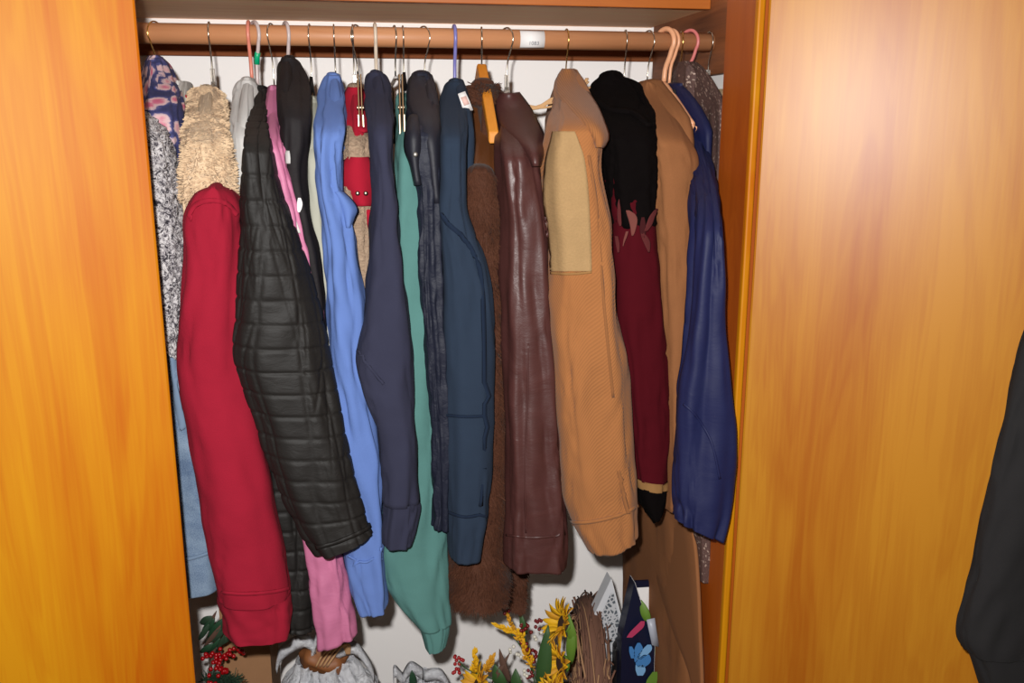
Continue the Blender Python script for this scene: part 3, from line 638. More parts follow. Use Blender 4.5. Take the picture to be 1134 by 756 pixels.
# ------------------------------------------------------------------ fur helper: short blades growing from a loft
# brown fur coat
r, L = garment('fur_coat', 'dark brown fur coat with a satin shoulder on the wooden hanger', 'coat',
    [(190, 515, 546), (220, 512, 553), (250, 511, 557), (300, 512, 559), (400, 508, 561), (500, 503, 562), (600, 498, 561), (640, 497, 559), (660, 503, 553)], 'brown_fur', 1.645, 536, hem=600, ry=.045, part='fur_front', half=.09, ytop=100, bmat='brown_fur', fold=.006, lump=(.004, 60), btop=98, nv=120)
furblades(L, 'fur_pile', r, 15000, .022, 'brown_fur', 0, 1, -.38, .38)
U = tube_px([(103, 524, 545), (112, 517, 550), (150, 514, 551), (190, 513, 553), (222, 514, 554), (250, 518, 552)], 1.655, .04, 95, 130, Y0=1.84, ry0=.02, fold=.004, wr=.003, seed=21); U.mesh('satin_shoulder', 'brown_satin', r)
K = tube_px([(94, 521, 548), (103, 519, 552), (113, 520, 550)], 1.80, .035, fold=.002, seed=22, bottom='closed'); K.mesh('collar', 'brown_fur', r, 40, 16); furblades(K, 'collar_pile', r, 1800, .016, 'brown_fur', droop=.3)
C2 = tube_px([(570, 556, 580), (620, 558, 582), (650, 562, 580), (665, 565, 577)], 1.80, .04, fold=.003, seed=23); C2.mesh('far_sleeve', 'brown_fur', r, 40, 30); furblades(C2, 'sleeve_pile', r, 3500, .016, 'brown_fur')
for x, y in ((557, 344), (559, 411)): L.stud('toggle', x, y, .005, 'pewter', r)

# maroon leather jacket
r, L = garment('leather_jacket', 'maroon brown leather jacket with wide collar and banded hem', 'jacket',
    [(108, 553, 570), (116, 551, 579), (135, 551, 587), (160, 551, 592), (190, 552, 596), (215, 553, 600), (250, 555, 604), (330, 556, 608), (400, 557, 614), (480, 558, 619), (550, 559, 625), (590, 559, 627), (622, 560, 627)], 'maroon_leather', 1.595, 565, hem=560, ry=.055, part='front', fold=.008, fu=2.2, wr=.003, wv=9, nv=130, nu=70)
L.flap('collar', [(103, 554, 574), (112, 550, 581), (122, 550, 588), (134, 553, 594), (146, 561, 600), (158, 572, 603), (170, 582, 601), (184, 590, 597)], 'maroon_leather', r, .016, .007, 14, 18, .75)
L.ribbon('front_seam', [(585, 380), (584, 450), (581, 520), (583, 590)], .003, 'maroon_leather', r, .002)
L.ribbon('hem_seam', [(561, 592), (590, 595), (625, 592)], .004, 'maroon_leather', r, .002)
L.patch('side_tab', [(240, 601, 606), (250, 601, 608), (262, 602, 607)], 'maroon_leather', r, .006, .005, 4, 5)

# tan corduroy jacket with a suede yoke
r, L = garment('corduroy_jacket', 'tan corduroy jacket with pale suede yoke and buttoned cuff', 'jacket',
    [(78, 624, 634), (86, 618, 641), (100, 615, 648), (125, 611, 660), (150, 607, 664), (180, 603, 665), (220, 601, 670), (250, 605, 676), (300, 608, 680), (340, 609, 684), (400, 612, 692), (440, 616, 695), (480, 620, 697), (540, 624, 703), (575, 632, 567, 706), (607, 648, 586, 706)], 'tan_corduroy', 1.555, 630, hem=540, ry=.06, fold=.007, fu=1.8, wr=.005, wv=10, nv=150, nu=72)
L.patch('suede_yoke', [(146, 613, 637), (156, 611, 641), (180, 605, 648), (220, 603, 652), (260, 608, 654), (292, 610, 655), (300, 611, 655)], 'tan_suede', r, .002, .003, 14, 24)
L.flap('collar', [(77, 624, 634), (86, 618, 641), (98, 616, 648), (110, 620, 656), (122, 630, 663), (138, 642, 669), (152, 653, 673), (163, 660, 667)], 'tan_corduroy_straight', r, .012, .007, 14, 18, .6)
L.ribbon('cuff_seam', [(628, 578), (655, 577), (685, 570), (705, 560)], .006, 'tan_corduroy', r, .005)
L.ribbon('cuff_slit', [(685, 520), (690, 545), (696, 568)], .007, 'tan_corduroy_straight', r, .005)
L.stud('button', 686, 524, .004, 'tan_trim', r)
L.ribbon('placket_edge', [(652, 172), (659, 215), (662, 250), (666, 300), (671, 360), (679, 440)], .005, 'tan_corduroy_straight', r, .0025, off=.0006)
L.ribbon('yoke_seam', [(611, 302), (632, 303), (655, 301)], .004, 'tan_trim', r, .004)
rf = thing('raffia_cord', 'frayed beige raffia cord behind the corduroy jacket collar', 'cord', P(583, 120, 1.82))
for k in range(7):
    pts = [P(582+random.uniform(-2, 3), 119+random.uniform(-3, 6), 1.80), P(598, 118+random.uniform(-3, 4), 1.80), P(612, 113+random.uniform(-5, 5), 1.79), P(628, 112, 1.78), P(642, 100+random.uniform(-4, 3), 1.79), P(652+random.uniform(-3, 3), 93+random.uniform(-7, 8), 1.80)]
    MB().tube(spline(pts, 30), .0022, 6).build('strand', 'raffia', rf)

# black and burgundy velvet coat
r, L = garment('velvet_coat', 'black plush and burgundy velvet coat with embroidered petals and dark cuff', 'coat',
    [(195, 668, 721), (215, 671, 723), (240, 673, 725), (300, 676, 730), (360, 679, 734), (420, 685, 738), (480, 690, 739), (524, 696, 528, 737)], 'burgundy_velvet', 1.60, 696, hem=500, ry=.05, ytop=100, fold=.004, btop=95, bmat='black_pile', bX=P(705, 520, 1.66).x)
U = tube_px([(85, 665, 690), (92, 656, 708), (105, 653, 718), (125, 656, 725), (150, 661, 728), (185, 667, 727), (215, 670, 725), (245, 673, 724)], 1.60, .055, 88, 70, fold=.005, wr=.003, lump=(.002, 80), seed=31, bottom='closed'); U.mesh('plush_shoulder', 'black_pile', r, 80, 120)
U.ribbon('hood_fold', [(660, 112), (675, 122), (700, 126), (718, 140)], .014, 'black_pile', r, .010)
T = tube_px([(523, 696, 527, 738), (528, 697, 532, 738), (533, 698, 537, 738)], 1.60, .052, fold=.002, wr=0, top=False, seed=32); T.mesh('cuff_band', 'tan_trim', r, 48, 8)
T = tube_px([(532, 698, 535, 737), (550, 702, 550, 735), (566, 709, 566, 730), (573, 716, 572, 724)], 1.60, .05, fold=.003, wr=.001, top=False, seed=33); T.mesh('cuff', 'black_pile', r, 48, 20)
def petal(rows, mat, off=.004): U.patch('petal', rows, mat, r, off, .002, 7, 12)
def petal2(rows, mat, off=.008): L.patch('petal', rows, mat, r, off, .002, 7, 12)
for rows, mat in (([(216, 687, 688), (224, 684, 693), (234, 684, 694), (244, 686, 692), (250, 688, 690)], 'mauve_embroidery'), ([(230, 695, 698), (236, 694, 704), (244, 695, 707), (254, 698, 705), (262, 700, 702)], 'rose_embroidery'),
                  ([(230, 720, 723), (238, 714, 722), (248, 711, 719), (256, 710, 714)], 'mauve_embroidery'), ([(240, 707, 712), (248, 705, 714), (258, 705, 714), (264, 708, 712)], 'dark_red_embroidery'),
                  ([(258, 706, 712), (264, 706, 716), (272, 709, 718), (282, 714, 716)], 'mauve_embroidery'), ([(256, 694, 699), (264, 691, 698), (274, 690, 693)], 'rose_embroidery'), ([(262, 684, 688), (272, 684, 689), (282, 686, 688)], 'mauve_embroidery')): petal2([(q[0]*.9+24.5, q[1]+(q[2]-q[1])*.22, q[2]-(q[2]-q[1])*.22) for q in rows], mat, .011)

# long camel coat
r, L = garment('wool_coat', 'long camel wool coat reaching down behind the navy gift bag', 'coat',
    [(91, 707, 719), (97, 705, 727), (120, 706, 741), (150, 708, 757), (172, 712, 769), (195, 716, 771), (225, 718, 767), (300, 722, 764), (400, 726, 757), (480, 728, 753), (558, 729, 747)], 'camel_wool', 1.605, 722, hem=560, ry=.05, fold=.004, wr=.002, nobody=True)
XN, XF = P(778, 650, 1.65).x, P(676, 650, 2.05).x; XB = (XN+XF)/2+.012
B = body(P(722, 60, ROD_Y).x, XB, P(722, 93, ROD_Y).z, .26, .215, .03, flare=.01, seed=41, fold=.004); B.mesh('body', 'camel_wool', r, 72, 60)
pn = Vector((1, 0, 0)); p0 = Vector((XB-.036, 1.8, 1))
G = [[on_plane(xl+(xr-xl)*k/5, y, p0, pn) for k in range(6)] for y, xl, xr in spline([(545, 712, 760), (600, 720, 770), (650, 731, 774), (700, 747, 776), (745, 764, 778), (800, 775, 779)], 20)]
MB().sheet(G, .008).build('front_panel', 'camel_wool', r, True, .003)
r2 = thing('dark_lining_vest', 'thin black vest between the camel coat and the navy windbreaker', 'vest', P(748, 300, 1.8), GRP)
L = tube_px([(100, 738, 746), (130, 741, 756), (170, 748, 768), (260, 752, 772), (400, 748, 772)], 1.67, .04, 95, 70, fold=.003, seed=43); L.mesh('front', 'charcoal_cloth', r2)

# navy windbreaker
r, L = garment('windbreaker', 'royal navy nylon windbreaker with gathered cuff on the peach hanger', 'jacket',
    [(93, 746, 753), (100, 744, 758), (130, 749, 769), (160, 757, 781), (200, 765, 792), (250, 766, 797), (300, 764, 800), (350, 760, 802), (400, 755, 805), (440, 751, 810), (480, 750, 814), (530, 748, 813), (560, 747, 809), (573, 748, 592, 798)], 'navy_nylon', 1.425, 745, hem=500, dy=170, ry=.045, ry0=.03, fold=.008, fu=2.0, wr=.004, wv=9, nv=150, nu=80, gather=(.88, .0035, 12), crease=.006, bX=P(775, 500, 1.66).x)
L.ribbon('sleeve_seam', [(757, 447), (772, 462), (788, 490), (797, 530)], .004, 'navy_nylon', r, .0025, off=.0004)
r, L = garment('glitter_cardigan', 'brown knit cardigan flecked with glitter beside the closet post', 'cardigan',
    [(69, 752, 761), (78, 750, 769), (100, 752, 782), (130, 760, 789), (170, 775, 797), (210, 783, 802), (300, 786, 803)], 'glitter_knit', 1.62, 762, hem=330, dy=190, ry=.04, fold=.004, bth=.012)
K = tube_px([(520, 764, 788), (590, 767, 787), (638, 768, 786)], 1.545, .03, fold=.002, seed=51); K.mesh('sleeve_end', 'glitter_knit', r, 36, 30)
r, L = garment('charcoal_blazer', 'charcoal blazer sliver behind the glittery brown cardigan', 'blazer',
    [(100, 780, 788), (130, 783, 794), (180, 788, 799), (300, 790, 803)], 'charcoal_cloth', 1.69, 782, hem=320, ry=.035, fold=.003, bth=.01, half=.18)
r, L = garment('cream_blouse', 'cream blouse on the clear hanger against the closet side wall', 'blouse',
    [(100, 792, 802), (112, 790, 806), (150, 793, 807), (250, 793, 809)], 'cream_cloth', 1.71, 794, hem=280, ry=.035, fold=.003, bth=.008, half=.17)

# ------------------------------------------------------------------ hangers on the rod
hanger(170, 68, 'wire', 'bent gold wire hanger holding the floral blouse', -.5, 'gold_wire')
hanger(231, 92, 'clear', 'clear plastic hanger with straight metal hook in the tan fleece jacket', .0)
hanger(275, 90, 'thin', 'salmon plastic hanger holding the pale grey sweatshirt', .0, 'salmon_plastic')
hanger(281, 100, 'thin', 'frosted hanger with green size marker in the black quilted jacket', .45, 'frosted_plastic', ('green_plastic', 58, 78))
hanger(300, 100, 'wire', 'metal wire hanger holding the pink nylon jacket', -.3)
hanger(316, 82, 'thin', 'frosted hanger with yellow size marker in the black satin jacket', .3, 'frosted_plastic', ('yellow_plastic', 66, 80))
h = hanger(343, 100, 'wire', 'wire hanger with black tip above the pale sage sweatshirt', -.1)
MB().tube([P(344.5, 85, ROD_Y), P(346, 112, ROD_Y-.01)], [.003, .0062], 10).build('tip_cover', 'black_plastic', h)
hanger(370, 84, 'wire', 'thin metal hanger holding the periwinkle hoodie', 0)
hanger(391, 98, 'clear', 'clear hanger with steel hook in the scarlet and pile jacket', 0)
hanger(395, 84, 'clip', 'brass clip hanger between the scarlet jacket and navy sweatshirt', -.5)
hanger(416, 84, 'thin', 'ivory plastic hanger holding the dark navy sweatshirt', 0, 'ivory_plastic')
hanger(437.5, 84, 'clip', 'brass clip hanger between the navy sweatshirt and teal sweatshirt', .12)
h = hanger(447, 108, 'wire', 'hook with black strap holding the teal sweatshirt', 0)
MB().tube([P(447.5, 80, ROD_Y), P(447.5, 96, ROD_Y-.006), P(448, 132, ROD_Y-.04)], [.003, .0062, .0075], 10).build('strap', 'black_plastic', h)
MB().box(tuple(P(445.5, 107, ROD_Y-.032)), tuple(P(450, 101, ROD_Y-.028))).build('strap_print', 'white_paper', h, False)
hanger(470, 95, 'wire', 'curved wire hanger holding the navy puffer vest', .55)
hanger(504.5, 95, 'thin', 'lavender plastic hanger holding the slate zip hoodie', 0, 'lavender_plastic')
hanger(535, 86, 'wood', 'orange wooden hanger holding the brown fur coat', -.1, arm=.15)
hanger(563, 98, 'clear', 'wire hook hanger with clear neck holding the maroon leather jacket', .5)
hanger(630, 80, 'wire', 'straight wire hanger holding the tan corduroy jacket', 0, 'gold_wire')
hanger(696, 92, 'wire', 'wire hanger holding the black and burgundy coat', -.1)
hanger(722, 92, 'wire', 'bent wire hanger holding the camel coat', .3)
h = hanger(741, 92, 'plastic', 'peach tube hanger nearer the camel coat', .45, 'peach_plastic', arm=.17)
h = hanger(747, 96, 'thin', 'pink tube hanger inside the navy windbreaker', .45, 'peach_plastic', arm=.17)
hanger(759, 76, 'wire', 'gold wire hanger holding the glittery brown cardigan', -.2, 'gold_wire', arm=.05)
hanger(768, 100, 'thin', 'pink tube hanger behind the glittery brown cardigan', .5, 'pink_plastic')
hanger(790, 92, 'clear', 'clear hanger with gold hook beside the closet post', 0, 'gold_wire', arm=.14)

# ------------------------------------------------------------------ things on the closet floor
# cardboard box against the back wall
bx0, bx1, by0, by1 = P(246, 720, 2.0).x, P(299, 720, 2.0).x, 2.0, 2.19
bz = P(262, 664, 2.0).z
bt = thing('cardboard_box', 'plain brown cardboard box behind the red berries', 'box', ((bx0+bx1)/2, (by0+by1)/2, 0))
w = .004
for lo, hi in (((bx0, by0, .002), (bx1, by0+w, bz)), ((bx0, by1-w, .002), (bx1, by1, bz)), ((bx0, by0+w, .002), (bx0+w, by1-w, bz)), ((bx1-w, by0+w, .002), (bx1, by1-w, bz)), ((bx0, by0, 0), (bx1, by1, .004))):
    MB().box(lo, hi).build('panel', 'cardboard', bt, False)
MB().sheet([[Vector((bx0, by1, bz)), Vector((bx1, by1, bz))], [Vector((bx0, by1-.01, bz+.05)), Vector((bx1, by1-.01, bz+.05))]], .003).build('flap', 'cardboard', bt, False)
MB().sheet([[Vector((bx1, by0, bz)), Vector((bx1, by1, bz))], [Vector((bx1+.02, by0+.01, bz-.05)), Vector((bx1+.02, by1-.01, bz-.05))]], .003).build('flap', 'cardboard', bt, False)
# christmas pick with leaves and red berries
cp = thing('christmas_pick', 'evergreen christmas spray with glossy red berries in front of the cardboard box', 'decoration', (P(225, 740, 1.86).x, 1.86, 0))
base = Vector((P(222, 740, 1.86).x, 1.88, 0)); 
MB().tube(spline([base, P(226, 790, 1.87), P(232, 745, 1.86), P(238, 715, 1.86)], 20), .004, 8).build('stem', 'dry_leaf', cp)
def leafgrid(a, b, wid, nrm, curl=.0, n=9):
    a, b, nrm = Vector(a), Vector(b), Vector(nrm).normalized(); T = (b-a); B = T.normalized().cross(nrm).normalized(); G = []
    for i in range(n):
        t = i/(n-1); ww = wid*max(.06, math.sin(math.pi*min(1, t*.93+.07))**.8)
        p = a+T*t+nrm*curl*math.sin(math.pi*t); G.append([p-B*ww*.5+nrm*ww*.12, p, p+B*ww*.5+nrm*ww*.12])
    return G
for a, b, wd, m in (((231, 706), (250, 683), .022, 'green_dark'), ((228, 712), (252, 692), .018, 'pine_green'), ((224, 700), (238, 684), .016, 'green_dark'), ((236, 716), (262, 700), .012, 'pine_green'), ((226, 716), (246, 690), .010, 'dry_leaf'), ((222, 690), (236, 682), .02, 'pine_green'), ((222, 722), (236, 712), .014, 'green_dark'), ((240, 720), (250, 700), .009, 'pine_green'), ((220, 708), (232, 690), .012, 'pine_green'), ((226, 700), (240, 676), .009, 'dry_leaf'), ((230, 722), (244, 706), .010, 'green_dark')):
    MB().sheet(leafgrid(P(*a, 1.86), P(*b, 1.845), wd, (.2, -1, .3), .006), .0015).build('leaf', m, cp)
rnd = random.Random(3)
for cx, cy, k in ((247, 724, 12), (238, 735, 12), (262, 723, 9), (249, 742, 10), (232, 728, 8), (236, 752, 5)):
    g = MB()
    for i in range(k): g.ball(P(cx+rnd.uniform(-8, 8), cy+rnd.uniform(-6, 6), 1.84+rnd.uniform(-.012, .012)), .0048, 10, 7)
    g.build('berry_cluster', 'berry_red', cp)
g = MB()
for i in range(260):
    t = rnd.random(); o = P(226+t*34, 756-abs(rnd.gauss(0, 4))+t*4, 1.86); d = Vector((rnd.uniform(-.3, 1), rnd.uniform(-.6, .2), rnd.uniform(-.2, .9))).normalized()
    g.tube([o, o+d*.028], .0009, 4, False)
g.build('pine_needles', 'pine_green', cp)['kind'] = 'stuff'

# plastic carrier bags
def plastic_bag(name, label, px, ytop, Y, hw, hd, seed):
    top = P(px, ytop, Y); C, A, B = [], [], []
    for t in np.linspace(0, 1, 26):
        z = top.z*(1-t)+.004*t; k = .55+.45*sm(0, .28, t)-.12*sm(.75, 1, t)
        C.append((top.x, Y, z)); A.append((hw*k, 0, 0)); B.append(hd*k)
    root = thing(name, label, 'bag', (top.x, Y, 0))
    L = Loft(C, A, B, fold=.018, fu=2.6, fv=6, wr=.006, wv=22, seed=seed, ex=2.1, crease=.026, top=False, bottom='closed', fadetop=.05)
    L.mesh('sack', 'bag_plastic', root, 140, 120); return root, L, top
r, L, top = plastic_bag('plastic_bag', 'white plastic carrier bag holding brown ribbon beside the cardboard box', 360, 728, 1.86, .115, .10, 61)
for (a, b, c, d) in (((306, 738), (312, 722), (336, 708), (350, 718)), ((344, 728), (352, 704), (362, 702), (366, 716)), ((372, 722), (392, 716), (408, 734), (414, 748))):
    pts = spline([P(*a, 1.84), P(*b, 1.83), P(*c, 1.83), P(*d, 1.84)], 16)
    MB().sheet([[Vector(p)+Vector((0, -.004, -.016)), Vector(p)+Vector((0, -.010, 0)), Vector(p)+Vector((0, .006, .012))] for p in pts], .0018).build('handle', 'bag_plastic', r)
b = MB().ball((0, 0, 0), .055, 26, 16, (1.0, .7, .62)); c = P(362, 727, 1.86)
b.v = [c+v*(1+.45*noise.noise(v*34)) for v in b.v]; b.build('brown_contents', 'ribbon_brown', r)
for k in range(4):
    pts = [P(350+k*4, 738, 1.815), P(360+k*6, 722-k*2, 1.805), P(378+k*3, 714, 1.81), P(384+k, 724, 1.825)]
    MB().tube(spline(pts, 16), .0022, 6).build('ribbon_loop', 'raffia', r)
r, L, top = plastic_bag('plastic_bag', 'small white plastic bag with something green inside', 466, 748, 1.90, .068, .06, 66)
for (a, b, c) in (((436, 756), (437, 741), (446, 750)), ((446, 750), (455, 737), (468, 744)), ((470, 746), (488, 745), (498, 760))):
    pts = spline([P(*a, 1.88), P(*b, 1.87), P(*c, 1.88)], 14)
    MB().sheet([[Vector(p)+Vector((0, -.003, -.018)), Vector(p)+Vector((0, -.008, 0)), Vector(p)+Vector((0, .006, .008))] for p in pts], .0018).build('handle', 'bag_plastic', r)
MB().sheet(leafgrid(P(458, 762, 1.87), P(456, 742, 1.86), .016, (0, -1, .2), .004), .002).build('green_contents', 'green_dark', r)

# sunflower wreath standing upright
WY = 1.84; wt = P(654, 672, WY); WR, wr_ = .165, .034; wc = Vector((wt.x, WY, wt.z-WR-wr_*.6)); wn = Vector((-.98, .17, 0)).normalized(); wu = Vector((wn.y, -wn.x, 0)).normalized()
wr = thing('sunflower_wreath', 'twig wreath with yellow sunflowers and red berries beside the gift bags', 'wreath', (wc.x, wc.y, 0))
rnd = random.Random(11)
def wring(a, rad=0, th=0): return wc + (wu*math.cos(a)+Vector((0, 0, 1))*math.sin(a))*(WR+rad*math.cos(th)) + wn*(rad*math.sin(th))
MB().tube([wring(2*math.pi*i/48) for i in range(49)], wr_*.75, 12, False).build('core', 'twig_brown', wr)
for mat, cnt in (('twig_brown', 150), ('twig_pale', 45)):
    g = MB()
    for k in range(cnt):
        a0 = rnd.uniform(0, 2*math.pi); ln = rnd.uniform(.5, 1.4); t0 = rnd.uniform(0, 2*math.pi); tw = rnd.uniform(-1.2, 1.2); rr = wr_*rnd.uniform(.75, 1.05)
        g.tube([wring(a0+ln*i/11, rr*(1+(.25 if i in (0, 11) else 0)), t0+tw*i/11) for i in range(12)], rnd.uniform(.0012, .0026), 5)
    g.build('twigs', mat, wr)['kind'] = 'stuff'
pm = {}
def petal_mesh(mat, ln, wd):
    key = (mat, ln, wd)
    if key not in pm:
        b = MB().sheet(leafgrid((0, 0, 0), (ln, 0, ln*.12), wd, (0, 0, 1), ln*.12, 7), .0008); me = bpy.data.meshes.new('petal'); me.from_pydata([tuple(v) for v in b.v], [], b.f); me.materials.append(M(mat)); me.polygons.foreach_set('use_smooth', [True]*len(me.polygons)); pm[key] = me
    return pm[key]
def sunflower(c, n, rad, parent, petals=18):
    c = Vector(c); n = Vector(n).normalized(); R = n.to_track_quat('Z', 'Y').to_matrix()
    d = MB().ball((0, 0, 0), rad*.36, 16, 10, (1, 1, .45)); d.v = [c+R @ v for v in d.v]; fo = d.build('flower_head', 'seed_brown', parent)
    g = MB().ball((0, 0, -rad*.12), rad*.34, 12, 8, (1, 1, .5)); g.v = [c+R @ v for v in g.v]; g.build('calyx', 'leaf_lime', fo)
    for ringk, (rr, up, off) in enumerate(((.30, .25, 0), (.30, .6, .5))):
        for k in range(petals):
            a = 2*math.pi*(k+off)/petals+rnd.uniform(-.12, .12); o = bpy.data.objects.new('petal', petal_mesh(rnd.choice(('petal_yellow', 'petal_yellow', 'petal_gold')), round(rad*.72, 4), round(rad*.24, 4))); COL.objects.link(o); o.parent = fo
            q = R.to_4x4() @ Matrix.Rotation(a, 4, 'Z') @ Matrix.Translation((rad*rr, 0, 0)) @ Matrix.Rotation(-up+rnd.uniform(-.25, .25), 4, 'Y') @ Matrix.Rotation(rnd.uniform(-.4, .4), 4, 'X')
            o.matrix_local = Matrix.Translation(c-parent_loc(parent)) @ q
for x, y, Y, n, rad in ((624, 690, 1.80, (-.9, -.1, .42), .058), (622, 735, 1.77, (-.95, -.25, .1), .058), (530, 758, 1.78, (-.9, -.1, .6), .05), (617, 768, 1.74, (-.9, -.4, .1), .052)): sunflower(P(x, y, Y), n, rad, wr)
for a, b, wd, m in (((600, 775), (607, 692), .034, 'leaf_green'), ((632, 735), (634, 690), .022, 'leaf_lime'), ((560, 765), (548, 735), .03, 'leaf_green'), ((575, 770), (571, 740), .026, 'leaf_green'), ((583, 702), (577, 678), .014, 'leaf_green'), ((565, 756), (553, 718), .016, 'dry_leaf'), ((545, 756), (565, 722), .010, 'dry_leaf'), ((638, 720), (630, 680), .02, 'leaf_lime')):
    MB().sheet(leafgrid(P(*a, 1.79), P(*b, 1.79), wd, (-.4, -1, .2), .008), .0012).build('leaf', m, wr)
MB().tube(spline([P(600, 780, 1.80), P(588, 740, 1.80), P(578, 690, 1.80), P(566, 660, 1.80), P(560, 652, 1.80)], 24), .0016, 6).build('stem', 'leaf_green', wr)
MB().tube(spline([P(595, 780, 1.80), P(555, 756, 1.79), P(520, 742, 1.79), P(508, 732, 1.79)], 24), .0016, 6).build('stem', 'leaf_green', wr)
MB().tube(spline([P(600, 770, 1.80), P(585, 730, 1.79), P(568, 704, 1.79), P(552, 692, 1.79)], 24), .0016, 6).build('stem', 'leaf_green', wr)
for cx, cy, k, sp, m in ((563, 647, 4, 4, 'berry_dark'), (558, 661, 4, 5, 'berry_dark'), (562, 678, 5, 5, 'berry_dark'), (583, 696, 10, 7, 'berry_dark'), (596, 692, 6, 6, 'berry_dark'), (584, 717, 10, 8, 'berry_dark'), (589, 727, 7, 6, 'berry_dark'), (508, 730, 8, 5, 'berry_red'), (505, 743, 5, 4, 'berry_red'), (587, 745, 5, 5, 'berry_dark'), (568, 718, 3, 4, 'bud_white'), (574, 728, 3, 5, 'bud_white'), (578, 748, 4, 6, 'bud_white'), (596, 703, 3, 5, 'bud_white')):
    g = MB()
    for i in range(k): g.ball(P(cx+rnd.uniform(-sp, sp), cy+rnd.uniform(-sp, sp), 1.785+rnd.uniform(-.012, .012)), .0042, 8, 6)
    g.build('berry_cluster' if 'berry' in m else 'buds', m, wr)
for a, b in (((588, 735), (560, 678)), ((580, 705), (550, 692)), ((590, 740), (575, 700)), ((525, 745), (526, 722)), ((538, 745), (545, 728))):
    g = MB(); p0, p1 = P(*a, 1.785), P(*b, 1.785); T = p1-p0
    for k in range(46):
        t = k/45; o = p0+T*t; s = Vector((rnd.uniform(-1, 1), rnd.uniform(-1, .3), rnd.uniform(-.2, 1))).normalized()*.014*(1-.6*t)+T.normalized()*.01
        g.sheet(leafgrid(o, o+s, .006, (0, -1, 0), .001, 4), .0008)
    g.build('flower_spike', 'petal_gold' if rnd.random() < .5 else 'petal_yellow', wr)['kind'] = 'stuff'

# gift bags with folded gable tops, their gussets towards the room
t = NT('damask_print'); u = t.vec('Object'); t.color(t.ramp(t.voro(u, 105, 'Distance', 'DISTANCE_TO_EDGE'), [(.10, rgb(226, 226, 230)), (.2, rgb(104, 112, 120))])); t.set(Roughness=.6)
def gift_bag(label, apex, left, right, Y, depth, mat, inner, cut=0.0):
    A, Lf, Rt = P(*apex, Y+.025), P(*left, Y), P(*right, Y); d = Vector((0, depth, 0))
    root = thing('gift_bag', label, 'gift bag', ((Lf.x+Rt.x)/2, Y+depth/2, 0))
    fl = Vector((Lf.x, Y, .002)); fr = Vector((Rt.x+.004, Y, .002))
    MB().sheet([[Lf, Rt], [fl, fr]], .0014).build('gusset', mat, root, False)
    MB().sheet([[A, A+(Rt-A)*.5, Rt], [A+(Lf-A)*.5, A*.25+Lf*.4+Rt*.35, (Lf+Rt)/2], [Lf, Lf*.7+Rt*.3, (Lf+Rt)/2]], .0014).build('gusset_fold', mat, root, False)
    MB().sheet([[A, A+d], [Lf, Lf+d], [fl, fl+d]], .0014).build('panel', mat, root, False)
    MB().sheet([[A+d, A], [Rt+d, Rt], [fr+d, fr]], .0014).build('panel', inner, root, False)
    MB().sheet([[A+d, Rt+d], [Lf+d, (Lf+Rt)/2+d], [fl+d, fr+d]], .0014).build('gusset', mat, root, False)
    return root, A, Lf, Rt
def face(root, name, rows, mat, p0, off=.003):
    MB().sheet([[on_plane(xl+(xr-xl)*k/4, y, p0, Vector((0, 1, 0)))+Vector((0, -off, 0)) for k in range(5)] for y, xl, xr in spline(rows, 9)], .0006).build(name, mat, root, False)
r, A, Lf, Rt = gift_bag('white gift bag with grey damask print beside the twig wreath', (677, 641), (652, 694), (691, 694), 1.80, .035, 'grey_white_paper', 'white_paper')
face(r, 'print_panel', [(656, 676, 679), (672, 669, 682), (688, 662, 685), (700, 665, 685), (712, 671, 683)], 'damask_print', Lf)
face(r, 'print_panel', [(718, 676, 687), (735, 672, 685), (756, 670, 682)], 'damask_print', Lf)
r, A, Lf, Rt = gift_bag('slim black gift bag with white dots between the two printed bags', (689, 698), (682, 720), (699, 728), 1.77, .025, 'black_paper', 'black_paper')
for x, y in ((690, 716), (694, 730), (692, 745), (698, 748), (690, 756), (696, 762)):
    c = on_plane(x, y, Lf, Vector((0, 1, 0)))+Vector((0, -.003, 0)); R_ = [[c+Vector((math.cos(t_), 0, math.sin(t_)))*.0028*q for t_ in np.linspace(0, 2*math.pi, 9)] for q in (.05, 1)]
    MB().sheet(R_, .0006).build('dot', 'white_paper', r, False)
r, A, Lf, Rt = gift_bag('navy gift bag printed with blue petals and lime leaves beside the camel coat', (703, 645), (689, 706), (725, 716), 1.74, .035, 'navy_paper', 'white_paper')
for rows, mat in (([(710, 705, 708), (716, 702, 711), (724, 701, 708), (731, 702, 704)], 'petal_blue'), ([(712, 716, 720), (717, 711, 721), (723, 706, 716), (728, 704, 709)], 'petal_pale_blue'), ([(723, 712, 718), (728, 705, 720), (733, 703, 718), (737, 706, 712)], 'petal_blue'), ([(734, 703, 712), (740, 703, 714), (746, 705, 711)], 'petal_pale_blue'), ([(714, 696, 699), (720, 696, 702), (727, 698, 702)], 'petal_blue'),
                  ([(686, 709, 713), (692, 703, 712), (698, 697, 706), (704, 693, 699)], 'stroke_pink'), ([(742, 722, 727), (750, 716, 727), (757, 714, 725), (764, 714, 720)], 'leaf_lime')): face(r, 'petal_print' if 'leaf' not in mat else 'leaf_print', rows, mat, Lf, .006)
for p, q, wd, m in (((719, 690), (710, 664), .020, 'leaf_lime'), ((729, 728), (723, 704), .016, 'leaf_lime')):
    MB().sheet(leafgrid(P(*p, 1.75), P(*q, 1.76), wd, (-.4, -1, .2), .005), .001).build('leaf_cutout', m, r)
MB().sheet([[P(716, 686, 1.735), P(725, 684, 1.735)], [P(719, 700, 1.73), P(727, 698, 1.73)], [P(722, 714, 1.728), P(730, 716, 1.728)]], .001).build('tissue_scrap', 'tissue', r)
MB().sheet([[P(702, 643, 1.80), P(718, 642, 1.80)], [P(702, 650, 1.80), P(719, 649, 1.80)]], .006).build('rim', 'navy_paper', r, False)
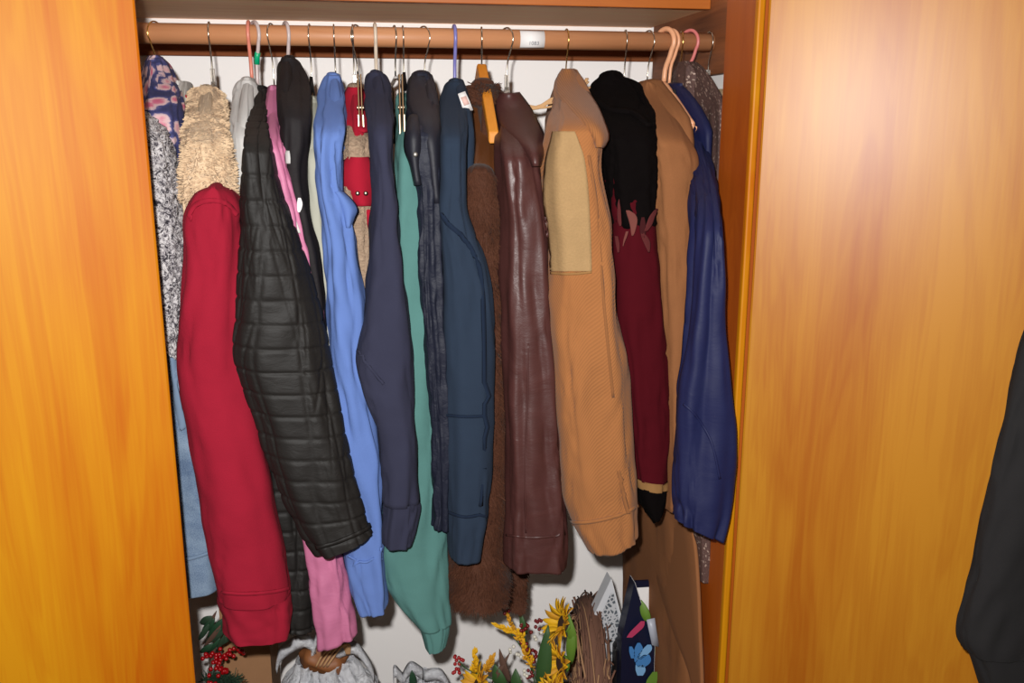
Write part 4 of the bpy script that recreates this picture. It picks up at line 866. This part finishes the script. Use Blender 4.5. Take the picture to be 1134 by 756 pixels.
MB().sheet([[P(704, 650, 1.80), P(719, 649, 1.80)], [P(712, 680, 1.79), P(721, 690, 1.79)], [P(722, 712, 1.78), P(723, 714, 1.78)]], .001).build('lining', 'white_paper', r, False)

# ------------------------------------------------------------------ black sweatshirt hanging on the open right door
dd = Vector((math.cos(AR), math.sin(AR), 0)); dn = Vector((dd.y, -dd.x, 0)); dn = dn if dn.y < 0 else -dn
sw = thing('black_sweatshirt', 'black sweatshirt hanging on the open door with its sleeve down', 'sweatshirt', (HR[0]+dd.x*.5, HR[1]+dd.y*.5, .82))
SL = tube_px([(250, 1205, 1310), (300, 1172, 1295), (370, 1136, 1278), (450, 1114, 1252), (540, 1095, 1225), (620, 1078, 1200), (680, 1064, 1180), (706, 1061, 1165), (722, 1068, 1150)], 1.115, .03, fold=.004, wr=.004, wv=12, seed=71, Y0=1.115)
SL.mesh('sleeve', 'black_knit', sw, 64, 100)
CF = tube_px([(716, 1070, 1148), (740, 1078, 1146), (790, 1092, 1150)], 1.115, .026, fold=.002, wr=.001, seed=72); CF.mesh('cuff', 'black_knit', sw, 48, 30)
C, A, B = [], [], []
for i in range(30):
    t = i/29; z = 1.62-.75*t; hw = .06+.17*min(1, (t/.12))**.7; q = Vector((HR[0], HR[1], z))+dd*.66+dn*.045
    C.append(q); A.append(dd*hw); B.append(.022)
Loft(C, A, B, fold=.006, fu=2.5, seed=73, ex=2.6).mesh('body', 'black_knit', sw, 72, 60)
hk = thing('door_hook', 'small steel hook on the open door above the black sweatshirt', 'hook', (HR[0]+dd.x*.66, HR[1]+dd.y*.60, 1.70))
hp = Vector((HR[0], HR[1], 1.72))+dd*.60
MB().tube(spline([hp+dn*.001, hp+dn*.03, hp+dn*.045+Vector((0, 0, .012)), hp+dn*.045+Vector((0, 0, .03))], 14), .004, 8).build('peg', 'steel', hk)
hh = thing('clothes_hanger', 'black plastic hanger on the door hook inside the black sweatshirt', 'hanger', hp)
q0 = hp+dn*.04+Vector((0, 0, .004))
MB().tube(spline([q0+dn*.01+Vector((0, 0, -.015)), q0+dn*.012+Vector((0, 0, .012)), q0+Vector((0, 0, .012)), q0+dd*.02+Vector((0, 0, -.03)), q0+dd*.06+Vector((0, 0, -.11))], 20), .003, 8).build('hook', 'black_plastic', hh)
MB().tube([Vector((HR[0], HR[1], 1.53))+dd*(.66-.19)+dn*.045, Vector((HR[0], HR[1], 1.615))+dd*.66+dn*.045, Vector((HR[0], HR[1], 1.53))+dd*(.66+.19)+dn*.045], .005, 8).build('shoulders', 'black_plastic', hh)
